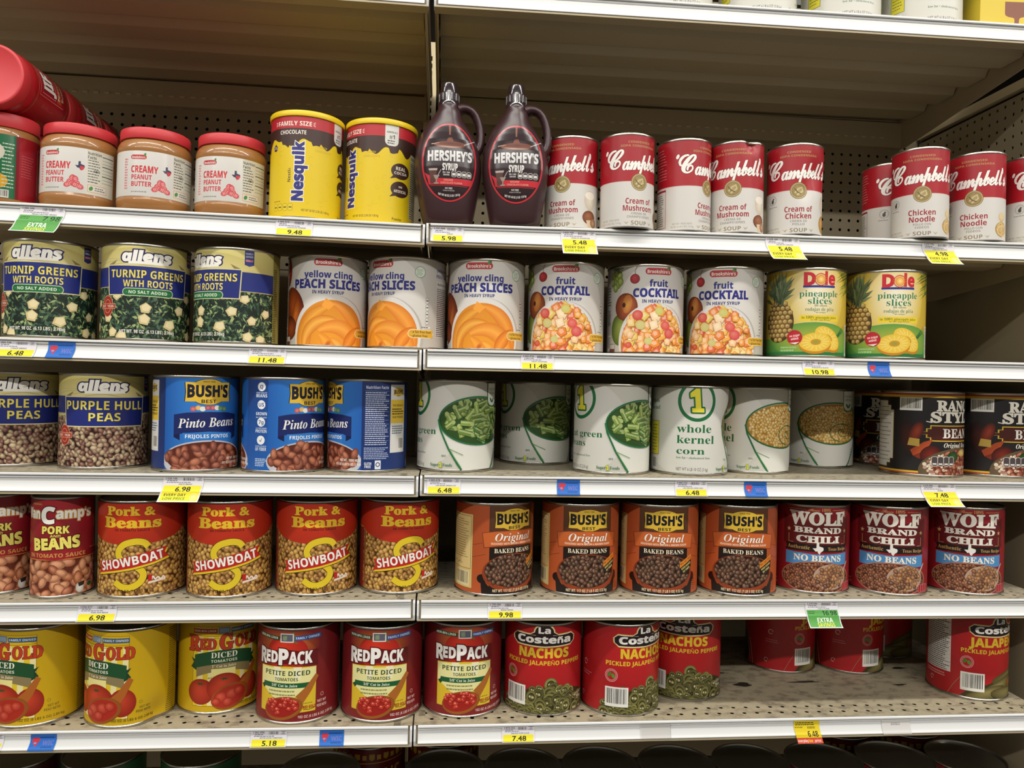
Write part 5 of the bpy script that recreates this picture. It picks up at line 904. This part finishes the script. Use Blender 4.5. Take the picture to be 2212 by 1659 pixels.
def put(kind, sh, x, y, rot, label, cat, group, z=None, sec=None, name=None, M=None):
    if kind not in TEMPL: e = TEMPL[kind] = KINDS[kind]()
    else: e = copy_tree(TEMPL[kind])
    if name: e.name = name
    b = TILT[(sec or ('L' if x < 0 else 'R')) + sh][1]
    if abs(x) < .083 and z is None and sec is None: z = max(deck_z(sh, .0, 'L'), deck_z(sh, .0, 'R'), deck_z(sh, x)) + .0002; b = 0
    mat_ = M if M is not None else Matrix.Rotation(-math.atan(b), 4, 'Y') @ Matrix.Rotation(math.radians(rot), 4, 'Z')
    mat_.translation = (x, y, (deck_z(sh, x, sec) if z is None else z) + .0002); e.matrix_world = mat_
    return tag(e, label, cat, group)
G2, G3, G4, G5, GS = 'fruit and vegetable cans on the second shelf', 'vegetable and bean cans on the third shelf', 'bean and chili cans on the fourth shelf', 'tomato and pepper cans on the fifth shelf', 'red and white soup cans'
LAY = [
    ('turnip', '2', -.7354, .096, 8, 'turnip greens can at the outer end, beside a blue shelf tag, yellow sky label', G2, 'greens_can'),
    ('turnip', '2', -.5541, .096, 22.5, 'turnip greens can turned to show its whole blue banner, middle of three', G2, 'greens_can'),
    ('turnip', '2', -.3776, .096, -36.3, 'turnip greens can turned away, banner half hidden, next to the peaches', G2, 'greens_can'),
    ('peach', '2', -.2045, .141, 14.5, 'peach slices can touching the turnip greens, facing out', G2, 'fruit_can'),
    ('peach', '2', -.0385, .131, -32.2, 'peach slices can turned to show side panel with nutrition table', G2, 'fruit_can'),
    ('peach', '2', .1288, .121, -8.2, 'peach slices can standing next to the fruit cocktail', G2, 'fruit_can'),
    ('cocktail', '2', .2996, .123, -10.2, 'fruit cocktail can beside the peach slices', G2, 'fruit_can'),
    ('cocktail', '2', .4716, .119, 4.9, 'fruit cocktail can turned so grapes and whole peach show, middle of three', G2, 'fruit_can'),
    ('cocktail', '2', .6455, .113, -22.8, 'fruit cocktail can beside the yellow pineapple cans', G2, 'fruit_can'),
    ('dole', '2', .8185, .093, -26.3, 'yellow pineapple slices can next to the fruit cocktail', G2, 'fruit_can'),
    ('dole', '2', .9909, .083, -31.3, 'yellow pineapple slices can beside the empty end of its shelf', G2, 'fruit_can'),
    ('peas', '3', -.8217, .1541, 34.7, 'purple hull peas can cut off by the picture edge', G3, 'pea_can'),
    ('peas', '3', -.6403, .1253, 22.8, 'purple hull peas can next to the blue pinto beans', G3, 'pea_can'),
    ('pinto', '3', -.4514, .098, 32.2 + 155, 'blue pinto beans can facing out beside the purple hull peas', G3, 'bean_can'),
    ('pinto', '3', -.2795, .0986, 49.3, 'blue pinto beans can showing four white round icons, middle of three', G3, 'bean_can'),
    ('pinto', '3', -.1133, .1200, -62.6, 'blue pinto beans can showing its nutrition table, next to the green beans', G3, 'bean_can'),
    ('gbean', '3', .0716, .1300, -71.2, 'white cut green beans can at the shelf joint, above a 6.48 tag', G3, 'bean_can'),
    ('gbean', '3', .2600, .285, -70.9, 'white cut green beans can pushed back in shadow', G3, 'bean_can'),
    ('gbean', '3', .4300, .300, -51.7, 'white cut green beans can almost hidden behind another, yellow panel showing', G3, 'bean_can'),
    ('gbean', '3', .4046, .1180, -65.8, 'white cut green beans can in front beside the whole kernel corn', G3, 'bean_can'),
    ('corndent', '3', .5760, .1180, -7.6, 'white whole kernel corn can dented in at one side', G3, 'corn_can'),
    ('corn', '3', .7350, .1640, -76.1, 'white corn can showing bowl of yellow kernels, behind the dented one', G3, 'corn_can'),
    ('corn', '3', .9600, .3000, -104.9, 'white corn can set back in shade showing green spiral', G3, 'corn_can'),
    ('ranch', '3', 1.1750, .350, -20.4, 'black bean can far back in the shadow beside the corn', G3, 'bean_can'),
    ('ranch', '3', 1.1250, .1450, 27.3, 'black bean can in front with barcode and white stepped panel', G3, 'bean_can'),
    ('ranch', '3', 1.2975, .150, 26, 'black bean can cut off by the picture edge', G3, 'bean_can'),
    ('vancamp', '4', -.8190, .105, 20.6, 'slim red pork and beans can cut off by the picture edge', G4, 'bean_can'),
    ('vancamp', '4', -.6930, .0796, 13, 'slim red pork and beans can with big pink beans, fully in view', G4, 'bean_can'),
    ('showboat', '4', -.5496, .1018, 5.3, 'wide pork and beans can with red banner, next to the slim can', G4, 'bean_can'),
    ('showboat', '4', -.3784, .0971, 9.8, 'wide pork and beans can second from the slim cans', G4, 'bean_can'),
    ('showboat', '4', -.2077, .1082, 11.8, 'wide pork and beans can third from the slim cans', G4, 'bean_can'),
    ('showboat', '4', -.0408, .1167, 15.8, 'wide pork and beans can straddling the shelf joint', G4, 'bean_can'),
    ('baked', '4', .1573, .1022, 25.7, 'orange baked beans can turned to show cream side panel and barcode', G4, 'bean_can'),
    ('baked', '4', .3381, .101, 2.3, 'orange baked beans can second from the shelf joint', G4, 'bean_can'),
    ('baked', '4', .5084, .0965, -8.5, 'orange baked beans can third from the shelf joint', G4, 'bean_can'),
    ('baked', '4', .6804, .0953, -12.1, 'orange baked beans can next to the red chili', G4, 'bean_can'),
    ('wolf', '4', .8517, .1145, -12.9, 'red chili can next to the orange baked beans', G4, 'chili_can'),
    ('wolf', '4', 1.0209, .0997, -22.8, 'red chili can in the middle of three', G4, 'chili_can'),
    ('wolf', '4', 1.1978, .102, -23.1, 'red chili can at the outer end beside the bare deck', G4, 'chili_can'),
    ('redgold', '5', -.7421, .0943, -19.7, 'yellow diced tomatoes can cut off by the picture edge', G5, 'tomato_can'),
    ('redgolddent', '5', -.5625, .0886, -26.2, 'yellow diced tomatoes can with bent bottom edge, middle of three', G5, 'tomato_can'),
    ('redgold', '5', -.4060, .143, 20.5, 'yellow diced tomatoes can facing out, set back beside the dark red cans', G5, 'tomato_can'),
    ('redpack', '5', -.2370, .0943, -7.1, 'dark red petite diced tomatoes can next to the yellow cans', G5, 'tomato_can'),
    ('redpack', '5', -.0684, .0951, -1.1, 'dark red petite diced tomatoes can in the middle of three', G5, 'tomato_can'),
    ('redpack', '5', .0974, .1098, .9, 'dark red petite diced tomatoes can next to the nacho peppers', G5, 'tomato_can'),
    ('nacho', '5', .2674, .111, -6.2, 'red nacho jalapeño can above the 7.48 tag, facing out', G5, 'pepper_can'),
    ('nacho', '5', .4324, .1019, 25.1, 'red nacho jalapeño can turned, barcode in front', G5, 'pepper_can'),
    ('nacho', '5', .5920, .169, -17.5, 'red nacho jalapeño can set back behind the turned one', G5, 'pepper_can'),
    ('jalapeno_b', '5', .8830, .3120, 59.7, 'red jalapeño can far back on the dirty deck under the green tag', G5, 'pepper_can'),
    ('jalapeno_b', '5', 1.0500, .3000, 55.4, 'red jalapeño can far back, middle of the three in shade', G5, 'pepper_can'),
    ('jalapeno_b', '5', 1.1860, .3960, 7.6, 'red jalapeño can deepest in the shade, barcode barely visible', G5, 'pepper_can'),
    ('jalapeno', '5', 1.2482, .1429, 15.4, 'red jalapeño can in front at the end panel with white nutrition table', G5, 'pepper_can'),
    ('soup_m', '1', .2965, .0730, -29.4, 'cream of mushroom soup can beside the syrup bottles', GS, 'soup_can'),
    ('soup_m', '1', .4064, .0408, 13.4, 'cream of mushroom soup can standing over the shelf edge', GS, 'soup_can'),
    ('soup_m', '1', .5311, .0568, 42.2, 'cream of mushroom soup can turned to show small print, third from the syrup', GS, 'soup_can'),
    ('soup_md', '1', .6432, .0568, -28.4, 'cream of mushroom soup can with dented top rim', GS, 'soup_can'),
    ('soup_cd', '1', .7687, .0548, -15.4, 'crumpled cream of chicken soup can beside the gap', GS, 'soup_can'),
    ('soup_n', '1', 1.0400, .1560, 18.7, 'chicken noodle soup can standing back in shadow', GS, 'soup_can'),
    ('soup_n', '1', 1.0396, .0408, -28.3, 'chicken noodle soup can in front beside the gap', GS, 'soup_can'),
    ('soup_n', '1', 1.1765, .0548, -40.5, 'chicken noodle soup can second from the gap', GS, 'soup_can'),
    ('soup_n', '1', 1.3071, .0548, -4.5, 'chicken noodle soup can cut off by the picture edge', GS, 'soup_can'),
    ('pb', '1', -.6836, .088, -6.4, 'creamy peanut butter jar beside the green-labelled jar', 'tan peanut butter jars with red lids', None),
    ('pb', '1', -.5409, .088, 7.2, 'creamy peanut butter jar in the middle of three', 'tan peanut butter jars with red lids', None),
    ('pb', '1', -.3944, .093, -8.7, 'creamy peanut butter jar next to the yellow cocoa canisters', 'tan peanut butter jars with red lids', None),
    ('cocoa', '1', -.2456, .0855, -.8, 'yellow cocoa canister next to the peanut butter', 'yellow cocoa canisters', None),
    ('cocoa', '1', -.0985, .1005, -47, 'yellow cocoa canister beside the brown syrup bottles', 'yellow cocoa canisters', None),
    ('jif', '1', -.8221, .082, 14, 'standing peanut butter jar with green and red label at the picture edge', 'red-lidded jars at the picture edge', None),
    ('jif', '1', -.8221, .225, 14, 'standing red peanut butter jar hidden behind the green-labelled one', 'red-lidded jars at the picture edge', None),
    ('jif', '1', -.8221, .37, 14, 'standing red peanut butter jar at the back under the lying jars', 'red-lidded jars at the picture edge', None),
]
CATS = {None: None, 'greens_can': 'can of greens', 'fruit_can': 'can of fruit', 'pea_can': 'can of peas', 'bean_can': 'can of beans', 'corn_can': 'can of corn', 'chili_can': 'can of chili', 'tomato_can': 'can of tomatoes', 'pepper_can': 'can of peppers', 'soup_can': 'can of soup'}
for k, sh, x, y, r, lb, gr, nm in LAY: put(k, sh, x, y, r, lb, CATS[nm] or ('cocoa canister' if k == 'cocoa' else 'peanut butter jar'), gr, name=nm)
put('syrup', '1', .0420, .044, 3, 'brown chocolate syrup bottle at the shelf joint beside the cocoa', 'syrup bottle', 'chocolate syrup bottles', z=deck_z('1', .11), sec='R')
put('syrup', '1', .1765, .036, -4, 'brown chocolate syrup bottle next to the soup cans', 'syrup bottle', 'chocolate syrup bottles', sec='R')
zl = deck_z('1', -.8221) + .1741 + .0601
for k, (yf, lb) in enumerate(((.004, 'red peanut butter jar lying on its side, lid towards the aisle'), (.182, 'red peanut butter jar lying behind the foremost lying jar'), (.36, 'red peanut butter jar lying deepest, against the back board'))):
    put('jifw', '1', -.8050, yf + .174, 0, lb, 'peanut butter jar', 'jars lying on top of other jars', z=zl, M=Matrix.Rotation(math.radians(90), 4, 'X'))
for x, lb in ((.512, 'white can on the top shelf farthest from the yellow box'), (.697, 'white can on the top shelf third from the yellow box'), (.885, 'white can on the top shelf second from the yellow box'), (1.070, 'white can on the top shelf beside the yellow box')):
    put('gbean', 'T', x, .104, {.512: 12, .697: -4, .885: 4, 1.07: 6}[x], lb, 'can of beans', 'white cans on the top shelf', name='bean_can')
for i, x in enumerate((-.190, .066, .230, .3945, .559, .7235, .888, 1.0525, 1.217)):
    w = ['red can lid under the 5.18 tag, alone beside the striped cans', 'shiny can lid under the shelf joint', 'can lid below the 7.48 tag', 'can lid second from the 7.48 tag', 'can lid below the turned nacho can', 'can lid under the set-back nacho can', 'can lid just below the yellow 6.48 tag with orange foot', 'can lid between the orange-footed tag and the white tag', 'can lid at the end panel in the bottom corner'][i]
    put('redcan', '6', x, .096, 40 + 70 * i, w, 'can', 'cans on the bottom shelf seen from above', name='food_can')
for x, y, r, lb in ((-.104, .114, 20, 'dark red can with yellow squares below the joint, nearer the 5.18 tag'), (.064, .114, 4, 'dark red can with yellow squares right under the joint'), (1.010, .116, 14, 'dark red can with yellow squares behind the orange-footed tag'), (1.178, .116, 4, 'dark red can with yellow squares behind the white tag')):
    put('redcan', '6', x, y + .15, r, lb, 'can', 'dark red cans behind the lids', z=deck_z('6', x), name='food_can')
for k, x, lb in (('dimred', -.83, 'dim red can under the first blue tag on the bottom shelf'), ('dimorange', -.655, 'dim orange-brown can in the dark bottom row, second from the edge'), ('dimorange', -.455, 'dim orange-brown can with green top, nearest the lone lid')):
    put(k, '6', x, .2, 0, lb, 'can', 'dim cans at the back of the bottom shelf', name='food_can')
bx = empty('carton', (1.255, .075, deck_z('T', 1.255) + .0003), 'bright yellow carton with brown emblem standing on the top shelf', 'carton'); bx.rotation_euler = (0, 0, math.radians(-4))
MB().box(-.092, .092, -.045, .045, 0, .24).build('box_body', mat('yellow_card', '#d6bd38', .45), bx)
a = Art(40); SH = -76
a.p([(36, 58), (36, 34), (38, 29), (44, 26), (55, 24.5), (57, 22), (57, 10), (69, 10), (70, 22), (72, 25), (84, 28), (90, 30), (90, 58)], '#e6b84a'); a.p([(37.4, 60), (37.4, 35), (39, 30.5), (45, 27.6), (56, 26), (58.4, 23), (58.4, 11.4), (67.6, 11.4), (68.6, 23), (71, 26.4), (82, 29.4), (90, 32), (90, 60)], '#84503a')
bo = bpy.data.objects.new('emblem', ink_mesh('emblem', a.tris(), lambda u, v, l: (np.stack([u + SH, -45.05 - l, v], 1) / 1000, np.tile([0., -1, 0], (len(u), 1))), PRINT)); COL.objects.link(bo); bo.parent = bx

# ------------------------------------------------------------------ paper tags in the price rails
def tagface(price, w, kind, ex=None, code='069-678', name='', it=False):
    a = Art(hash(price) % 97 + int(w * 7)); wd = w / 2; a.EPS = .02; ink = '#3a3844'
    if kind == 'wic':
        a.r(-wd, 0, wd, 31, '#2d6cc4'); a.p([(-wd + 4, 24), (-wd + 15, 24), (-wd + 18, 20), (-wd + 14, 15), (-wd + 12, 9), (-wd + 9, 8), (-wd + 7, 13), (-wd + 4, 14)], '#c83a4a'); a.e(-wd + 9, 14, 2.4, 1.8, '#8a9ad0'); a.t('WIC', wd - 14, 14.5, 8, '#6a7cc8', 'sb', 20, oc='#9a6ab8', ow=.012); a.r(-wd + 17, 23.5, wd - 4, 25, '#1a3f86'); a.t('APPROVED', wd - 15, 6.5, 2.6, '#16376f', 'sb', 20); return a, 31
    if kind == 'white': a.r(-wd, 0, wd, 28, '#d0cecb'); a.lines(-wd + 20, 17, wd - 20, 23, 2, '#6a6a6a', .4); return a, 28
    if kind == 'clear': a.r(-wd, 2, wd, 31, '#c4c2bf'); a.r(-wd, 2, -wd + .8, 31, '#e8e6e2'); a.r(wd - .8, 2, wd, 31, '#a8a6a2'); return a, 31
    if kind == 'club':
        a.r(-wd, -14, wd, 31, '#e0c828'); a.lines(-wd + 3, 20, wd - 8, 28, 2, '#4a4420'); a.t('674168', -wd + 10, 17, 3, '#4a4420', 'sb', 16); a.bar(0, 13, wd - 8, 19, bgc='#e0c828'); a.t(price, 10, 4, 11, '#2a2414', 'sb', 22); a.r(-wd, -14, wd, -3, '#c8462e'); a.t('everyday', -14.5, -8.5, 5, '#f0d8c8', 'sb', 22); a.t('low', 2, -8.5, 5.4, '#e8c82c', 'sb', 8); a.t('price', 17, -8.5, 4.6, '#f0d8c8', 'sb', 13); return a, 45
    bot = {'p': 0, 'edlp': -19, 'green': -22}[kind]
    a.r(-wd, bot, wd, 31, '#dddae0' if kind != 'p' else '#dcdae2'); a.t('I ' + code, -wd + 15, 27.3, 3.6, ink, 'sb', 21); a.lines(-wd + 7, 22, -wd + 26, 24.5, 1, ink, .5); a.lines(-wd + 6, 19, wd - 22, 21.4, 1, ink, .45); a.bar(-2, 22.5, wd - 15, 29.5, bgc='#dddae0'); a.r(wd - 12, 29, wd - 3, 29.6, ink); a.t('27', wd - 7, 26.4, 3, ink, 'sb'); a.r(wd - 12, 23.6, wd - 3, 24.2, ink)
    a.t(name, 4, 16.8, 2.4, ink, 'sb', min(w * .62, len(name) * 2.2))
    if kind == 'green':
        a.r(-wd + 2, bot + 2, wd - 2, 14.6, '#5aa04e'); a.lines(-wd + 5, 6, -wd + 22, 12.5, 2, '#2a5a2a', .4); a.t(price, wd - 20, 8.6, 9, '#23402a', 'sb', 31); a.t('EXTRA', 2, -5.5, 9, '#eef4e4', 'sb', 33); a.t('SAVINGS', 2, -15, 8, '#e4e05a', 'sb', 36)
        return a, 31 - bot
    a.r(-wd + 2.5, 1 if kind == 'p' else bot + 2.5, wd - 2.5, 14.4, '#e8dc30'); a.t(price, 2, 7.4, 9, '#22200f', 'sa', 28 if len(price) < 5 else 34, off=.02)
    if kind == 'edlp': a.t('EVERY DAY', -9, -3.6, 5, '#3a3a1c', 'sb', 40); a.t('LOW PRICE', -9, -11, 5, '#4f7a2a', 'sb', 40); a.e(wd - 11, -8, 7.4, 7.4, '#eee48a'); a.ring(wd - 11, -8, 5.4, 5.4, .7, '#d8cc4a')
    return a, 31 - bot
TPRO = [(.0047, .0300), (.0047, .0245), (.0047, .0200), (.0039, .0140), (.0023, .0080), (.0007, .0035), (-.0006, .0018), (-.0009, -.0004)]
def price_tag(sh, x, w, kind, price, label, code='', name='', bend=.010, skew=0., tilt=0):
    a, L = tagface(price, w, kind, None, code, name); pro = list(TPRO)
    if L > 32: pro += [(-.0012 - bend * t * t - .002 * t, -.0006 - .0218 * t * (1 - .12 * t)) for t in (.2, .4, .6, .8, 1., 1.1)]
    pro = [Vector((p[0] - .0004, p[1])) for p in pro]; s_ = [0.]
    for i in range(1, len(pro)): s_.append(s_[-1] + (pro[i] - pro[i - 1]).length * 1000)
    vc = [31 - q for q in s_][1:-1]; T = a.tris(vcuts=vc)
    def fn(u, v, l):
        d = np.clip(31 - v, 0, s_[-1]); i = np.clip(np.searchsorted(s_, d, side='right') - 1, 0, len(s_) - 2); S = np.array(s_); f = (d - S[i]) / (S[i + 1] - S[i]); Q = np.array([tuple(p) for p in pro])
        p = Q[i] * (1 - f)[:, None] + Q[i + 1] * f[:, None]; t = Q[i + 1] - Q[i]; n = np.stack([t[:, 1], -t[:, 0]], 1); n /= np.linalg.norm(n, axis=1)[:, None]
        p = p + n * ((l + .12) / 1000)[:, None]; xx = u / 1000 + skew * np.maximum(0, .016 - p[:, 1])
        return np.stack([xx, p[:, 0], p[:, 1]], 1), np.stack([np.zeros(len(u)), n[:, 0], n[:, 1]], 1)
    o = bpy.data.objects.new('price_tag' if kind in ('p', 'edlp', 'green', 'club') else 'shelf_tag', ink_mesh('tag', T, fn, TAGP)); COL.objects.link(o)
    sec = 'L' if x < 0 else 'R'; a_, b_ = TILT[sec + sh]; o.location = (x, 0, ZN[sh] + a_ + b_ * x); o.rotation_euler = (0, -math.atan(b_), 0)
    return tag(o, label, 'price tag' if kind in ('p', 'edlp', 'green', 'club') else 'shelf tag', 'tags in the price rails')
for t in [('1', -.7092, 80, 'green', '7.98', 'green 7.98 extra savings tag under the peanut butter', '080-346', 'PEANUT BUTTER CREAMY', .008, -.34), ('1', -.2506, 70, 'p', '9.48', 'yellow 9.48 tag under the cocoa canisters', '084-515', 'CHOCOLATE POWDER', 0, 0),
          ('1', .0433, 62, 'p', '5.98', 'yellow 5.98 tag under the syrup bottle', '747-908', 'SYRUP', 0, 0), ('1', .3012, 70, 'edlp', '5.48', 'yellow 5.48 every day low price tag under the mushroom soup', '625-145', 'CREAM OF MUSHROOM', .008, .1),
          ('1', .7222, 72, 'edlp', '5.48', 'yellow 5.48 every day low price tag under the cream of chicken', '625-160', 'CREAM OF CHICKEN', .014, .35), ('1', 1.0574, 70, 'edlp', '4.98', 'yellow 4.98 every day low price tag under the chicken noodle soup', '625-178', 'CHICKEN NOODLE', .014, .4),
          ('2', -.7491, 70, 'p', '6.48', 'yellow 6.48 tag under the turnip greens', '069-104', 'TURNIP GREENS', 0, -.25), ('2', -.6690, 48, 'wic', '', 'blue tag under the turnip greens', '', '', 0, -.25), ('2', -.2944, 70, 'p', '11.48', 'yellow 11.48 tag under the peach slices', '043-950', 'SLICED PEACHES HVY SYRUP', 0, -.1),
          ('2', .2258, 66, 'p', '11.48', 'yellow 11.48 tag under the fruit cocktail', '043-919', 'FRUIT COCKTAIL', 0, 0), ('2', .8050, 68, 'p', '10.98', 'yellow 10.98 tag under the pineapple', '929-750', 'PINEAPPLE SLICES', 0, .15), ('2', .9348, 47, 'wic', '', 'blue tag under the pineapple', '', '', 0, .2),
          ('3', -.4437, 74, 'edlp', '6.98', 'yellow 6.98 every day low price tag under the pinto beans', '028-148', 'PINTO BEANS', .012, -.22), ('3', .0477, 66, 'p', '6.48', 'yellow 6.48 tag at the joint under the green beans', '069-678', 'CAN BEAN GREEN CUT', 0, 0), ('3', .2942, 46, 'wic', '', 'blue tag under the green beans', '', '', 0, 0),
          ('3', .5442, 67, 'p', '6.48', 'yellow 6.48 tag under the dented corn can', '069-312', 'CAN CORN WHL KERNEL GOLD', 0, .05), ('3', .6784, 47, 'wic', '', 'blue tag under the corn showing its bowl', '', '', 0, .12), ('3', 1.0724, 76, 'edlp', '7.48', 'yellow 7.48 every day low price tag under the black bean cans', '629-886', 'BEANS', .014, .4),
          ('4', -.5939, 70, 'p', '6.98', 'yellow 6.98 tag under the pork and beans', '836-017', 'PORK AND BEANS', 0, -.15), ('4', .1742, 68, 'p', '9.98', 'yellow 9.98 tag under the baked beans', '790-006', 'BAKED BEANS', 0, 0), ('4', .8256, 70, 'green', '16.98', 'green 16.98 extra savings tag under the chili', '219-544', 'CHILI PLAIN', .008, .14),
          ('5', -.7822, 55, 'p', '5.18', 'price tag cut off by the picture edge under the yellow tomato cans', '', 'TOMATOES', 0, -.25), ('5', -.6847, 46, 'wic', '', 'blue tag under the yellow tomato cans', '', '', 0, -.25), ('5', -.2741, 68, 'p', '5.18', 'yellow 5.18 tag under the petite diced tomatoes', '962-890', 'PETITE DICED TOMATOES', 0, -.06),
          ('5', -.1555, 46, 'wic', '', 'blue tag under the dark red petite diced tomatoes', '', '', 0, 0), ('5', .2067, 65, 'p', '7.48', 'yellow 7.48 tag under the nacho peppers', '919-253', 'NACHO PEPR SLICE', 0, 0), ('5', .4843, 62, 'clear', '', 'empty clear tag holder right of the 7.48 tag', '', '', 0, 0),
          ('5', .8002, 54, 'club', '6.48', 'yellow 6.48 tag with orange foot on the lowest rail', '', '', .008, .2), ('5', .9931, 62, 'white', '', 'plain white tag on the lowest rail', '', '', 0, .1)]: price_tag(t[0], t[1], t[2], t[3], t[4], t[5], t[6], t[7], t[8], t[9])
